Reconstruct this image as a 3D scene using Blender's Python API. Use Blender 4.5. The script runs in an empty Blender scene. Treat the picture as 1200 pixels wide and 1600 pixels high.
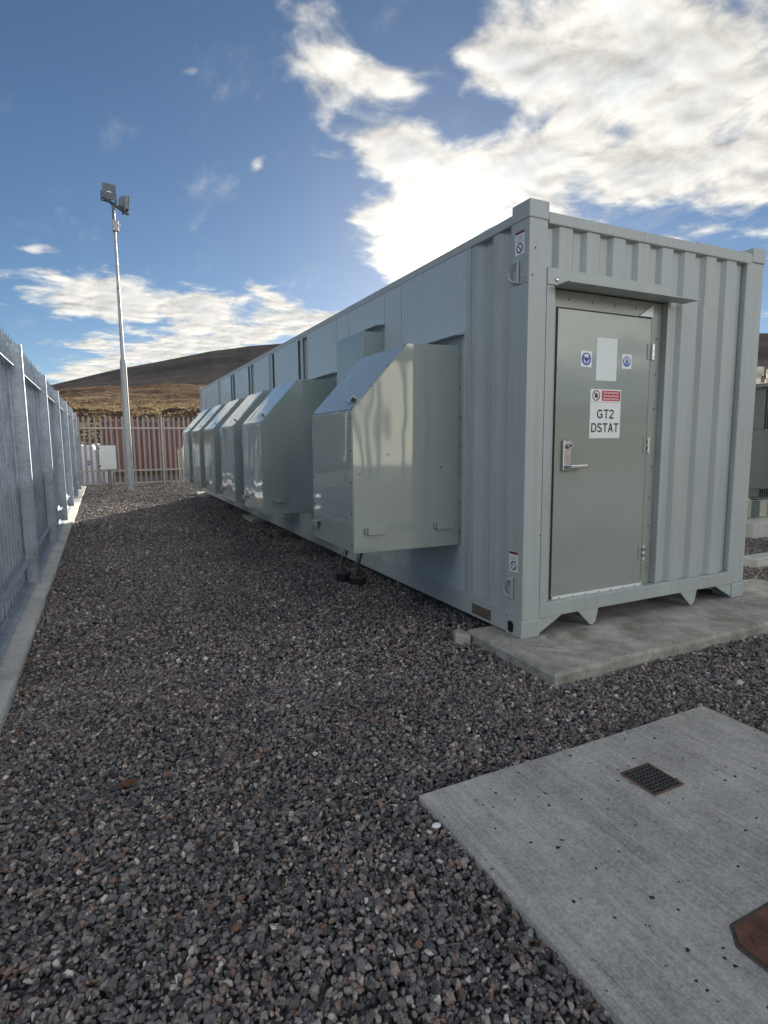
import bpy, math, random
import numpy as np
from mathutils import Vector, Matrix

random.seed(7)
rng = np.random.default_rng(11)
SC = bpy.context.scene
COL = SC.collection
RAD = math.radians

# ------------------------------------------------------------------ camera
CAM = Vector((-2.536, -3.050, 1.3732))
cd = bpy.data.cameras.new("camera")
cam = bpy.data.objects.new("camera", cd)
COL.objects.link(cam)
cd.sensor_fit = 'HORIZONTAL'
cd.sensor_width = 36.0
cd.lens = 36.0 * 898.95 / 1200.0
cd.clip_start = 0.05
cd.clip_end = 6000
_r = Vector((0.898485, -0.438903, -0.009425))
_d = Vector((-0.061800, -0.105198, -0.992529))
_f = Vector((0.434633, 0.892355, -0.121643))
cam.matrix_world = Matrix(((_r.x, -_d.x, -_f.x, CAM.x),
                           (_r.y, -_d.y, -_f.y, CAM.y),
                           (_r.z, -_d.z, -_f.z, CAM.z),
                           (0, 0, 0, 1)))
SC.camera = cam

# ------------------------------------------------------------------ view / exposure
SC.view_settings.view_transform = 'Standard'
SC.view_settings.look = 'None'
SC.view_settings.gamma = 1.0
SC.view_settings.exposure = 2.52
SC.cycles.sample_clamp_indirect = 2.0
SC.cycles.blur_glossy = 0.2
SC.cycles.caustics_reflective = False

# ------------------------------------------------------------------ sun
SUN_AZ, SUN_EL = 32.5, 17.0          # degrees, azimuth measured from +Y towards +X
sd = Vector((math.sin(RAD(SUN_AZ)) * math.cos(RAD(SUN_EL)),
             math.cos(RAD(SUN_AZ)) * math.cos(RAD(SUN_EL)), math.sin(RAD(SUN_EL))))
sl = bpy.data.lights.new("sun", 'SUN')
sl.energy = 2.7
sl.angle = RAD(0.6)
sl.color = (1.0, 0.90, 0.76)
so = bpy.data.objects.new("sun", sl)
so.rotation_euler = (-sd).to_track_quat('-Z', 'Y').to_euler()
COL.objects.link(so)


# ------------------------------------------------------------------ node helper
class NT:
    def __init__(self, tree):
        self.t = tree

    def n(self, typ, **kw):
        nd = self.t.nodes.new(typ)
        for k, v in kw.items():
            setattr(nd, k, v)
        return nd

    def l(self, a, b):
        self.t.links.new(a, b)

    def put(self, sock, v):
        if isinstance(v, bpy.types.NodeSocket):
            self.l(v, sock)
        elif v is not None:
            sock.default_value = v

    def m(self, op, a, b=None, c=None, clamp=False):
        nd = self.n('ShaderNodeMath', operation=op, use_clamp=clamp)
        self.put(nd.inputs[0], a)
        if b is not None: self.put(nd.inputs[1], b)
        if c is not None: self.put(nd.inputs[2], c)
        return nd.outputs[0]

    def v(self, op, a, b=None, out=0):
        nd = self.n('ShaderNodeVectorMath', operation=op)
        self.put(nd.inputs[0], a)
        if b is not None:
            if op == 'SCALE': self.put(nd.inputs[3], b)
            else: self.put(nd.inputs[1], b)
        return nd.outputs[out]

    def noise(self, vec, scale, detail=6, rough=0.55, dist=0.0):
        nd = self.n('ShaderNodeTexNoise')
        self.put(nd.inputs['Vector'], vec)
        nd.inputs['Scale'].default_value = scale
        nd.inputs['Detail'].default_value = detail
        nd.inputs['Roughness'].default_value = rough
        nd.inputs['Distortion'].default_value = dist
        return nd.outputs[0]

    def ss(self, x, a, b, c=0.0, d=1.0):
        nd = self.n('ShaderNodeMapRange', interpolation_type='SMOOTHSTEP')
        self.put(nd.inputs[0], x)
        for i, q in enumerate((a, b, c, d)): self.put(nd.inputs[i + 1], q)
        return nd.outputs[0]

    def lin(self, x, a, b, c=0.0, d=1.0):
        nd = self.n('ShaderNodeMapRange')
        self.put(nd.inputs[0], x)
        for i, q in enumerate((a, b, c, d)): self.put(nd.inputs[i + 1], q)
        return nd.outputs[0]

    def mix(self, f, a, b, mode='MIX'):
        nd = self.n('ShaderNodeMix', data_type='RGBA', blend_type=mode)
        self.put(nd.inputs[0], f)
        for s, q in ((nd.inputs[6], a), (nd.inputs[7], b)):
            if isinstance(q, tuple) and len(q) == 3: q = q + (1.0,)
            self.put(s, q)
        return nd.outputs[2]

    def ramp(self, x, stops):
        nd = self.n('ShaderNodeValToRGB')
        self.put(nd.inputs[0], x)
        cr = nd.color_ramp
        while len(cr.elements) < len(stops): cr.elements.new(0.5)
        for e, (p, c) in zip(cr.elements, stops):
            e.position = p
            e.color = (c[0], c[1], c[2], 1.0)
        return nd.outputs[0]

    def mapping(self, vec, scale=(1, 1, 1), loc=(0, 0, 0), rot=(0, 0, 0)):
        nd = self.n('ShaderNodeMapping')
        self.put(nd.inputs[0], vec)
        nd.inputs[1].default_value = loc
        nd.inputs[2].default_value = rot
        nd.inputs[3].default_value = scale
        return nd.outputs[0]


# ------------------------------------------------------------------ world: physical sky plus broken cloud
W = bpy.data.worlds.new("World")
SC.world = W
W.use_nodes = True
w = NT(W.node_tree)
W.node_tree.nodes.clear()
wout = w.n('ShaderNodeOutputWorld')
bg = w.n('ShaderNodeBackground')
bg.inputs[1].default_value = 0.05
w.l(bg.outputs[0], wout.inputs[0])
sky = w.n('ShaderNodeTexSky', sky_type='NISHITA')
sky.sun_disc = False
sky.sun_elevation = RAD(SUN_EL)
sky.sun_rotation = RAD(SUN_AZ)
sky.altitude = 200
sky.air_density = 0.75
sky.dust_density = 0.15
sky.ozone_density = 2.4
D = w.n('ShaderNodeTexCoord').outputs['Generated']
D = w.v('NORMALIZE', D)
sep = w.n('ShaderNodeSeparateXYZ')
w.l(D, sep.inputs[0])
dz = sep.outputs[2]
den = w.m('ADD', w.m('MAXIMUM', dz, 0.0), 0.12)
comb = w.n('ShaderNodeCombineXYZ')
w.l(w.m('DIVIDE', sep.outputs[0], den), comb.inputs[0])
w.l(w.m('DIVIDE', sep.outputs[1], den), comb.inputs[1])
P = comb.outputs[0]
warp = w.n('ShaderNodeTexNoise')
w.l(P, warp.inputs['Vector'])
warp.inputs['Scale'].default_value = 3.0
warp.inputs['Detail'].default_value = 3
Pw = w.v('ADD', P, w.v('SCALE', w.v('SUBTRACT', warp.outputs['Color'], (0.5, 0.5, 0.5)), 0.16))
f1 = w.noise(Pw, 5.0, 8, 0.555)
Poff = w.v('ADD', Pw, (0.040 * math.sin(RAD(SUN_AZ)), 0.040 * math.cos(RAD(SUN_AZ)), 0.0))
f2 = w.noise(Poff, 5.0, 5, 0.54)
# cloud banks: azimuth, elevation, half-width, half-height, roll (degrees), weight
BANKS = [(49.6, 27.8, 10.3, 4.9, -24, 1.0), (43.3, 31.2, 7.1, 2.7, -10, .7), (51.5, 21.6, 6.6, 2.8, -20, .95),
         (37.9, 29.9, 4.9, 2.0, -14, .75), (28.3, 25.2, 5.6, 2.2, -23, .95), (35.8, 22.4, 7.0, 2.3, -17, 1.05), (40.5, 23.6, 5.0, 2.4, -10, 1.0), (26.5, 20.8, 3.0, 2.4, -10, .8),
         (31.1, 20.5, 4.6, 3.4, -2, .95), (27.4, 17.0, 3.3, 2.7, -1, .9), (31.7, 18.2, 4.0, 3.2, -2, 1.0),
         (21.0, 30.6, 4.6, 2.1, -14, .86), (19.0, 34.2, 4.4, 1.2, -6, .62), (26.8, 29.6, 3.6, 1.2, -21, .75),
         (0.9, 12.4, 5.6, 1.9, 0, 1.05), (7.9, 12.1, 9.6, 1.6, -3, 1.05), (15.8, 13.1, 5.2, 1.2, -13, .7),
         (10.2, 9.5, 9.5, 1.4, 6, 1.0), (-1.5, 5.7, 4.1, 1.2, 11, .9), (4.2, 7.6, 5.0, 1.1, 11, .9),
         (-3.7, 15.6, 1.3, .7, 8, .75), (14.6, 23.8, .6, 1.1, -45, .55), (8.7, 29.4, 2.2, .5, 20, .5),
         (-0.6, 8.7, 2.0, .8, -2, .75), (19.8, 25.0, 1.6, .7, -6, .55), (24.4, 20.1, 1.4, .4, 4, .65),
         (20.0, 11.5, 3.6, .8, 15, .5), (12.9, 27.1, 2.7, .6, -33, .4),
         # out of the picture: cloud added behind, overhead and left to light the shaded faces
         (75, 30, 18, 14, 0, 1.0), (148, 14, 42, 9, 0, 1.3), (175, 22, 14, 8, 0, 1.0), (130, 66, 44, 16, 0, 1.1),
         (266, 38, 28, 13, 0, 1.05), (300, 18, 10, 4, 0, .7)]
mask = None
for az, el, a, b_, rot, wt in BANKS:
    az, el, rt = RAD(az), RAD(el), RAD(rot)
    c = Vector((math.sin(az) * math.cos(el), math.cos(az) * math.cos(el), math.sin(el)))
    E_ = Vector((math.cos(az), -math.sin(az), 0))
    N_ = E_.cross(c)
    if N_.z < 0: N_ = -N_
    u = E_ * math.cos(rt) + N_ * math.sin(rt)
    v_ = -E_ * math.sin(rt) + N_ * math.cos(rt)
    du = w.v('DOT_PRODUCT', D, tuple(u / math.sin(RAD(a))), out=1)
    dv = w.v('DOT_PRODUCT', D, tuple(v_ / math.sin(RAD(b_))), out=1)
    dc = w.v('DOT_PRODUCT', D, tuple(c), out=1)
    r2 = w.m('MULTIPLY_ADD', du, du, w.m('MULTIPLY', dv, dv))
    g = w.m('MULTIPLY', w.m('EXPONENT', w.m('MULTIPLY', r2, -0.95)), w.m('GREATER_THAN', dc, 0.0))
    g = w.m('MULTIPLY', g, wt)
    mask = g if mask is None else w.m('ADD', mask, w.m('MULTIPLY', g, w.m('SUBTRACT', 1.0, w.m('MULTIPLY', mask, 0.6))))
nz = w.m('MULTIPLY', w.m('SUBTRACT', f1, 0.5), 3.3)
dens0 = w.m('ADD', w.m('MULTIPLY', w.m('MINIMUM', mask, 1.15), 1.55), w.m('SUBTRACT', nz, 0.86))
dens = w.ss(dens0, -0.22, 0.72)
wisp = w.m('MULTIPLY', w.ss(w.noise(w.mapping(P, (3.0, 1.2, 1)), 1.4, 7, 0.65), 0.53, 0.84), 0.34)
dens = w.m('MAXIMUM', dens, wisp)
relief = w.m('MULTIPLY_ADD', w.m('SUBTRACT', f1, f2), 2.8, 0.62, clamp=True)
thick = w.ss(dens0, 0.35, 1.7)
csun = w.v('DOT_PRODUCT', D, tuple(sd), out=1)
glow = w.m('POWER', w.m('MAXIMUM', csun, 0.0), 260.0)
halo = w.m('POWER', w.m('MAXIMUM', csun, 0.0), 28.0)
back = w.ss(csun, 0.35, -0.55)
# cloud radiance (times the 0.1 background strength): edges bright, thick parts greyer, those opposite the sun boosted as fill
lum = w.m('MULTIPLY', w.m('MULTIPLY_ADD', relief, 2.3, 1.75), w.m('SUBTRACT', 1.0, w.m('MULTIPLY', thick, 0.16)))
lum = w.m('ADD', lum, w.m('MULTIPLY', halo, 0.15))
lum = w.m('MULTIPLY', lum, w.m('MULTIPLY_ADD', back, 4.2, 1.0))
lum = w.m('ADD', lum, w.m('MULTIPLY', glow, 5.0))
ctint = w.mix(thick, (1.0, 0.965, 0.88), (0.93, 0.955, 0.97))
ctint = w.mix(back, ctint, (1.0, 0.99, 0.97))
cl = w.v('SCALE', ctint, lum)
hsv = w.n('ShaderNodeHueSaturation')
hsv.inputs[1].default_value = 1.04
hsv.inputs[2].default_value = 0.315
hsv.inputs[0].default_value = 0.497
w.l(sky.outputs[0], hsv.inputs[4])
w.l(w.mix(dens, hsv.outputs[0], cl), bg.inputs[0])


# ------------------------------------------------------------------ materials
def new_mat(name):
    m = bpy.data.materials.new(name)
    m.use_nodes = True
    t = NT(m.node_tree)
    b = m.node_tree.nodes['Principled BSDF']
    return m, t, b


def bump(t, b, h, strength=0.2, dist=0.01):
    nd = t.n('ShaderNodeBump')
    nd.inputs['Strength'].default_value = strength
    nd.inputs['Distance'].default_value = dist
    t.l(h, nd.inputs['Height'])
    t.l(nd.outputs[0], b.inputs['Normal'])
    return nd


def simple(name, col, rough=0.5, metal=0.0, var=0.12, scale=9.0, bmp=0.0, spec=0.5):
    m, t, b = new_mat(name)
    oc = t.n('ShaderNodeTexCoord').outputs['Object']
    n1 = t.noise(oc, scale, 6, 0.6)
    k = t.lin(n1, 0.25, 0.75, 1 - var, 1 + var)
    t.l(t.v('SCALE', col, k), b.inputs['Base Color'])
    b.inputs['Roughness'].default_value = rough
    b.inputs['Metallic'].default_value = metal
    b.inputs['Specular IOR Level'].default_value = spec
    if bmp: bump(t, b, t.noise(oc, scale * 6, 4), bmp, 0.004)
    return m


def paint(name, col, rough, wave=0.0, wave_scale=1.2, dirt=0.25, streak=0.1, grain=0.04, chips=0.3):
    """Two-pack paint on steel sheet: streaks of old rain, dust low down, faint oil-canning."""
    m, t, b = new_mat(name)
    tc = t.n('ShaderNodeTexCoord')
    oi = t.n('ShaderNodeObjectInfo')
    oc = t.v('ADD', t.n('ShaderNodeNewGeometry').outputs['Position'], t.v('SCALE', (7.3, 3.1, 5.7), oi.outputs['Random']))
    st = t.noise(t.mapping(oc, (26, 26, 0.9)), 1.0, 5, 0.6)
    cl_ = t.noise(oc, 1.7, 5, 0.6)
    fine = t.noise(oc, 38, 4, 0.6)
    k = t.m('ADD', t.m('MULTIPLY', t.m('SUBTRACT', st, 0.5), streak * 2), t.m('MULTIPLY', t.m('SUBTRACT', cl_, 0.5), dirt))
    k = t.m('ADD', k, t.m('MULTIPLY', t.m('SUBTRACT', fine, 0.5), 0.08))
    base = t.v('SCALE', col, t.m('ADD', k, 1.0))
    specks = t.ss(t.noise(oc, 55, 3, 0.5), 0.71, 0.76)
    patch = t.ss(t.noise(oc, 1.3, 3, 0.5), 0.47, 0.70)
    base = t.mix(t.m('MULTIPLY', t.m('MULTIPLY', specks, patch), chips), base, (0.10, 0.075, 0.05))
    if chips > 0.5:
        run = t.m('MULTIPLY', t.ss(t.noise(t.mapping(oc, (44, 44, 0.55)), 1.0, 3, 0.5), 0.60, 0.74), t.ss(t.noise(oc, 0.9, 3, 0.5), 0.46, 0.62))
        base = t.mix(t.m('MULTIPLY', run, 0.30), base, (0.19, 0.165, 0.125))
    t.l(base, b.inputs['Base Color'])
    t.l(t.lin(cl_, 0.3, 0.7, rough * 0.82, rough * 1.25), b.inputs['Roughness'])
    h = t.m('MULTIPLY', t.noise(oc, 60, 3, 0.6), grain * 0.02)
    if wave:
        wv = t.noise(t.mapping(oc, (1.0, 1.0, 0.55)), wave_scale, 1.5, 0.4)
        h = t.m('ADD', h, t.m('MULTIPLY', wv, wave))
    nd = bump(t, b, h, 1.0, 1.0)
    b.inputs['IOR'].default_value = 1.95 if name == 'hood_paint' else 1.55 if rough < 0.2 else 1.5
    return m


M = {}
M['body'] = paint('body_paint', (0.390, 0.430, 0.425), 0.40, wave=0.004, wave_scale=1.0, dirt=0.20, streak=0.15, chips=0.75)
M['panel'] = paint('panel_paint', (0.455, 0.515, 0.540), 0.30, wave=0.003, wave_scale=0.8, dirt=0.07, streak=0.04, chips=0.0)
M['hood'] = paint('hood_paint', (0.285, 0.335, 0.318), 0.045, wave=0.010, wave_scale=2.0, dirt=0.10, streak=0.04, grain=0.0)
M['door'] = paint('door_paint', (0.305, 0.340, 0.310), 0.06, wave=0.006, wave_scale=1.5, dirt=0.12, streak=0.03, grain=0.01)
M['frame'] = paint('frame_paint', (0.30, 0.325, 0.30), 0.3, dirt=0.2)
M['seal'] = simple('rubber_seal', (0.012, 0.012, 0.012), 0.6)
M['screw'] = simple('zinc_screw', (0.45, 0.46, 0.47), 0.32, 0.9)
M['dark_screw'] = simple('dark_fixing', (0.06, 0.06, 0.055), 0.5, 0.3)
M['chrome'] = simple('satin_steel', (0.62, 0.63, 0.64), 0.24, 1.0, var=0.05)
M['alu'] = simple('aluminium_strip', (0.80, 0.81, 0.82), 0.35, 0.25, var=0.08)
M['white'] = simple('sign_white', (0.80, 0.82, 0.83), 0.35, var=0.02)
M['plate'] = simple('pale_plate', (0.72, 0.79, 0.80), 0.35, var=0.03)
M['ink'] = simple('sign_black', (0.015, 0.015, 0.017), 0.5, var=0.02)
M['greyink'] = simple('faded_print', (0.42, 0.43, 0.47), 0.5, var=0.05)
M['red'] = simple('sign_red', (0.50, 0.035, 0.040), 0.4, var=0.03)
M['darkred'] = simple('sign_dark_red', (0.16, 0.03, 0.05), 0.4, var=0.03)
M['blue'] = simple('sign_blue', (0.030, 0.085, 0.42), 0.4, var=0.03)
M['black'] = simple('black_plastic', (0.018, 0.018, 0.020), 0.45, var=0.2)
M['lidbrown'] = simple('dusty_lid', (0.075, 0.055, 0.055), 0.8, var=0.3, scale=30)
M['conduit'] = simple('grey_conduit', (0.12, 0.12, 0.12), 0.55)
M['pole'] = simple('pole_steel', (0.33, 0.35, 0.36), 0.55, 0.35, var=0.18, scale=14)
M['pole_dark'] = simple('weathered_steel', (0.13, 0.15, 0.18), 0.5, 0.4, var=0.2)
M['lamp_body'] = simple('lamp_casting', (0.15, 0.17, 0.19), 0.45, 0.2)
M['reflector'] = simple('lamp_reflector', (0.7, 0.7, 0.68), 0.25, 0.9, var=0.05)
M['cab'] = simple('cabinet_paint', (0.66, 0.68, 0.68), 0.4, var=0.05)
M['cab_edge'] = simple('cabinet_edge', (0.09, 0.09, 0.085), 0.5)
M['redbox'] = simple('red_paint', (0.155, 0.058, 0.054), 0.5, var=0.2, scale=3)
M['bag'] = simple('woven_bag', (0.68, 0.70, 0.78), 0.7, var=0.1, bmp=0.3)
M['bagblue'] = simple('bag_print', (0.10, 0.16, 0.45), 0.6)
M['timber'] = simple('pale_timber', (0.42, 0.39, 0.36), 0.8, var=0.25, scale=12)
M['fin'] = simple('radiator_paint', (0.085, 0.105, 0.11), 0.4, var=0.15)
M['tank'] = simple('tank_paint', (0.11, 0.135, 0.14), 0.4, var=0.15)
M['porcelain'] = simple('bushing_glaze', (0.62, 0.62, 0.56), 0.3, var=0.1)
M['skid'] = simple('skid_paint', (0.36, 0.36, 0.30), 0.5, var=0.15)
M['leaf'] = simple('dead_leaf', (0.10, 0.045, 0.02), 0.7, var=0.4, scale=60)


def glass_mat():
    m, t, b = new_mat('lamp_glass')
    b.inputs['Base Color'].default_value = (0.16, 0.20, 0.24, 1)
    b.inputs['Roughness'].default_value = 0.08
    b.inputs['Metallic'].default_value = 0.2
    return m


M['glass'] = glass_mat()


def galv():
    m, t, b = new_mat('galvanised_steel')
    oc = t.n('ShaderNodeNewGeometry').outputs['Position']
    vo = t.n('ShaderNodeTexVoronoi')
    t.l(t.v('ADD', oc, t.v('SCALE', t.n('ShaderNodeTexNoise').outputs['Color'], 0.02)), vo.inputs['Vector'])
    vo.inputs['Scale'].default_value = 55
    sp = t.n('ShaderNodeSeparateColor')
    t.l(vo.outputs['Color'], sp.inputs[0])
    blot = t.noise(oc, 4.5, 6, 0.65)
    k = t.m('ADD', t.m('MULTIPLY', sp.outputs[0], 0.22), t.lin(blot, 0.3, 0.7, 0.62, 1.08))
    t.l(t.v('SCALE', (0.36, 0.415, 0.48), k), b.inputs['Base Color'])
    b.inputs['Metallic'].default_value = 0.25
    t.l(t.lin(sp.outputs[1], 0, 1, 0.46, 0.70), b.inputs['Roughness'])
    bump(t, b, t.noise(oc, 90, 4), 0.15, 0.003)
    return m


M['galv'] = galv()


def galv_pale():
    return simple('weathered_galvanised', (0.40, 0.38, 0.36), 0.6, 0.15, var=0.22, scale=11)


M['galv_pale'] = galv_pale()


def concrete(name, col, brush=0.0, stain=0.3, pits=0.0, moss=0.0, edge_warm=0.0):
    m, t, b = new_mat(name)
    oc = t.n('ShaderNodeNewGeometry').outputs['Position']
    n1 = t.noise(oc, 2.1, 8, 0.65)
    n2 = t.noise(oc, 9, 8, 0.7)
    n3 = t.noise(oc, 90, 6, 0.7)
    n4 = t.noise(oc, 320, 3, 0.6)
    k = t.m('ADD', t.lin(n1, 0.3, 0.7, -stain, stain), t.lin(n2, 0.3, 0.7, -stain * 0.55, stain * 0.55))
    k = t.m('ADD', k, t.lin(n3, 0.28, 0.72, -0.36, 0.36))
    k = t.m('ADD', k, t.lin(n4, 0.28, 0.72, -0.22, 0.22))
    h = t.m('ADD', t.m('MULTIPLY', n3, 0.5), t.m('MULTIPLY', n2, 0.35))
    if brush:
        br = t.noise(t.mapping(oc, (150, 2.4, 1), rot=(0, 0, RAD(1.5))), 1.0, 6, 0.75)
        br2 = t.noise(t.mapping(oc, (34, 0.8, 1)), 1.0, 4, 0.6)
        k = t.m('ADD', k, t.lin(br, 0.28, 0.72, -brush, brush))
        k = t.m('ADD', k, t.lin(br2, 0.3, 0.7, -brush * 0.5, brush * 0.5))
        h = t.m('ADD', h, t.m('MULTIPLY', br, 1.2))
    base = t.v('SCALE', col, t.m('MAXIMUM', t.m('ADD', k, 1.0), 0.15))
    lich = t.m('MULTIPLY', t.ss(n2, 0.56, 0.72), t.ss(n1, 0.42, 0.62))
    base = t.mix(t.m('MULTIPLY', lich, 0.7), base, (0.52, 0.53, 0.53))
    if pits:
        vo = t.n('ShaderNodeTexVoronoi')
        t.l(t.v('ADD', oc, t.v('SCALE', t.n('ShaderNodeTexNoise').outputs['Color'], 0.01)), vo.inputs['Vector'])
        vo.inputs['Scale'].default_value = 30
        sp = t.n('ShaderNodeSeparateColor')
        t.l(vo.outputs['Color'], sp.inputs[0])
        rad_ = t.lin(t.m('POWER', sp.outputs[1], 2.0), 0, 1, 0.05, 0.24)
        inside = t.ss(t.m('SUBTRACT', t.m('ADD', vo.outputs['Distance'], t.m('MULTIPLY', t.m('SUBTRACT', n3, 0.5), 0.7)), rad_), 0.03, -0.03)
        pick = t.m('GREATER_THAN', t.m('ADD', sp.outputs[0], t.m('MULTIPLY', t.m('SUBTRACT', n1, 0.5), 1.6)), 0.80)
        pit = t.m('MULTIPLY', inside, pick)
        base = t.mix(t.m('MULTIPLY', pit, pits), base, (0.012, 0.012, 0.014))
        h = t.m('SUBTRACT', h, t.m('MULTIPLY', pit, 2.0))
    if moss:
        base = t.mix(t.m('MULTIPLY', t.ss(t.noise(oc, 3.3, 6, 0.7), 0.45, 0.7), moss), base, (0.10, 0.095, 0.065))
    t.l(base, b.inputs['Base Color'])
    b.inputs['Roughness'].default_value = 0.9
    b.inputs['Specular IOR Level'].default_value = 0.25
    bump(t, b, h, 0.55, 0.006)
    return m


M['slab'] = concrete('brushed_concrete', (0.405, 0.391, 0.370), brush=0.27, stain=0.22, pits=1.0)
M['plinth'] = concrete('weathered_concrete', (0.36, 0.345, 0.315), stain=0.36, moss=0.55)
M['kerb'] = concrete('kerb_concrete', (0.47, 0.47, 0.45), stain=0.2)


def rusty(name, a, b2, rough=0.85, scale=14, metal=0.0):
    m, t, b = new_mat(name)
    oc = t.n('ShaderNodeNewGeometry').outputs['Position']
    n1 = t.noise(oc, scale, 8, 0.68)
    t.l(t.ramp(n1, [(0.3, a), (0.7, b2)]), b.inputs['Base Color'])
    b.inputs['Roughness'].default_value = rough
    b.inputs['Metallic'].default_value = metal
    bump(t, b, t.noise(oc, scale * 9, 5), 0.4, 0.003)
    return m


M['rust'] = rusty('rusted_iron', (0.055, 0.026, 0.018), (0.185, 0.085, 0.050), scale=17)
M['rust_edge'] = rusty('rust_rim', (0.10, 0.055, 0.04), (0.25, 0.14, 0.10), scale=40)
M['grate'] = rusty('grate_iron', (0.05, 0.05, 0.052), (0.12, 0.115, 0.11), 0.6, 60, 0.3)
M['oldplate'] = rusty('mossy_plate', (0.16, 0.15, 0.12), (0.09, 0.065, 0.05), 0.8, 22)
M['hole_shade'] = simple('painted_hole_shade', (0.004, 0.004, 0.005), 0.9)  # near-black colour standing in for the shade inside openings


def gravel_mat():
    m, t, b = new_mat('crushed_rock')
    geo = t.n('ShaderNodeNewGeometry')
    r = geo.outputs['Random Per Island']
    oc = geo.outputs['Position']
    zone = t.noise(oc, 1.1, 3, 0.5)
    col = t.ramp(r, [(0.0, (0.030, 0.030, 0.034)), (0.20, (0.070, 0.070, 0.076)), (0.42, (0.140, 0.136, 0.140)), (0.60, (0.090, 0.093, 0.102)),
                     (0.72, (0.205, 0.198, 0.192)), (0.79, (0.165, 0.122, 0.102)), (0.86, (0.24, 0.222, 0.210)), (0.925, (0.130, 0.074, 0.052)),
                     (0.965, (0.30, 0.27, 0.24)), (0.995, (0.42, 0.41, 0.39))])
    n = t.noise(oc, 130, 5, 0.65)
    col = t.v('SCALE', col, t.lin(n, 0.28, 0.72, 0.62, 1.38))
    warm = t.m('MULTIPLY', t.ss(zone, 0.55, 0.78), 0.25)
    col = t.mix(warm, col, t.mix(1.0, col, (1.15, 0.85, 0.66), 'MULTIPLY'))
    col = t.v('SCALE', col, t.lin(t.noise(oc, 0.7, 5, 0.62), 0.3, 0.7, 0.80, 1.20))
    t.l(t.v('MULTIPLY', col, (1.42, 1.36, 1.32)), b.inputs['Base Color'])
    b.inputs['Roughness'].default_value = 0.78
    b.inputs['Specular IOR Level'].default_value = 0.35
    bump(t, b, t.noise(oc, 260, 4, 0.6), 0.35, 0.002)
    return m


M['gravel'] = gravel_mat()


def yard_mat():
    m, t, b = new_mat('gravel_bed')
    oc = t.n('ShaderNodeNewGeometry').outputs['Position']
    vo = t.n('ShaderNodeTexVoronoi')
    t.l(oc, vo.inputs['Vector'])
    vo.inputs['Scale'].default_value = 30
    sp = t.n('ShaderNodeSeparateColor')
    t.l(vo.outputs['Color'], sp.inputs[0])
    col = t.ramp(sp.outputs[0], [(0, (0.05, 0.05, 0.053)), (0.6, (0.13, 0.125, 0.125)), (0.9, (0.18, 0.155, 0.135)), (1, (0.28, 0.26, 0.24))])
    t.l(col, b.inputs['Base Color'])
    b.inputs['Roughness'].default_value = 0.9
    bump(t, b, vo.outputs['Distance'], 0.9, 0.02)
    return m


M['yard'] = yard_mat()


def moor_mat():
    m, t, b = new_mat('moor_grass')
    oc = t.n('ShaderNodeNewGeometry').outputs['Position']
    n1 = t.noise(oc, 0.045, 8, 0.68)
    n2 = t.noise(oc, 0.5, 8, 0.72)
    n3 = t.noise(t.mapping(oc, (1, 1, 3)), 3.0, 4, 0.7)
    k = t.m('ADD', t.m('MULTIPLY', n1, 0.5), t.m('ADD', t.m('MULTIPLY', n2, 0.35), t.m('MULTIPLY', n3, 0.15)))
    col = t.ramp(k, [(0.36, (0.045, 0.034, 0.028)), (0.46, (0.105, 0.075, 0.057)), (0.53, (0.165, 0.122, 0.088)), (0.62, (0.25, 0.20, 0.14))])
    t.l(col, b.inputs['Base Color'])
    b.inputs['Roughness'].default_value = 0.95
    b.inputs['Specular IOR Level'].default_value = 0.0
    bump(t, b, t.m('ADD', n2, t.m('MULTIPLY', n3, 0.4)), 1.0, 1.2)
    return m


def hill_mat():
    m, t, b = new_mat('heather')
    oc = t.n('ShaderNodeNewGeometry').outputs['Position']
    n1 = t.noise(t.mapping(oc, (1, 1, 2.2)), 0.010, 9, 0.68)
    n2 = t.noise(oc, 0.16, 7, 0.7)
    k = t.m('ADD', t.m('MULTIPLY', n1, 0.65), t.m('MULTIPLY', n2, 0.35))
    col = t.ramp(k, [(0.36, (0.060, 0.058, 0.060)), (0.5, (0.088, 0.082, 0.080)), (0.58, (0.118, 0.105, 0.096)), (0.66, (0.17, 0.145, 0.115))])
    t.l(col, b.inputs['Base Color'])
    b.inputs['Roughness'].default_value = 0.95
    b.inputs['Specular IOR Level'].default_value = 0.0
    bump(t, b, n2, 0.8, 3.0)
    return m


M['moor'] = moor_mat()
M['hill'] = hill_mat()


def grass_mat():
    m, t, b = new_mat('dry_grass')
    geo = t.n('ShaderNodeNewGeometry')
    zone = t.noise(geo.outputs['Position'], 0.35, 4, 0.6)
    k = t.m('ADD', t.m('MULTIPLY', geo.outputs['Random Per Island'], 0.55), t.lin(zone, 0.3, 0.7, 0.0, 0.45))
    col = t.ramp(k, [(0.05, (0.060, 0.040, 0.028)), (0.35, (0.17, 0.122, 0.075)), (0.6, (0.26, 0.205, 0.125)), (0.85, (0.17, 0.15, 0.075)), (0.97, (0.42, 0.37, 0.27))])
    t.l(col, b.inputs['Base Color'])
    b.inputs['Roughness'].default_value = 0.8
    tr = t.n('ShaderNodeBsdfTranslucent')
    t.l(col, tr.inputs[0])
    mx = t.n('ShaderNodeMixShader')
    mx.inputs[0].default_value = 0.45
    t.l(b.outputs[0], mx.inputs[1])
    t.l(tr.outputs[0], mx.inputs[2])
    t.l(mx.outputs[0], m.node_tree.nodes['Material Output'].inputs[0])
    return m


M['grass'] = grass_mat()
M['rock'] = concrete('grey_rock', (0.42, 0.40, 0.37), stain=0.35, moss=0.2)


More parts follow.
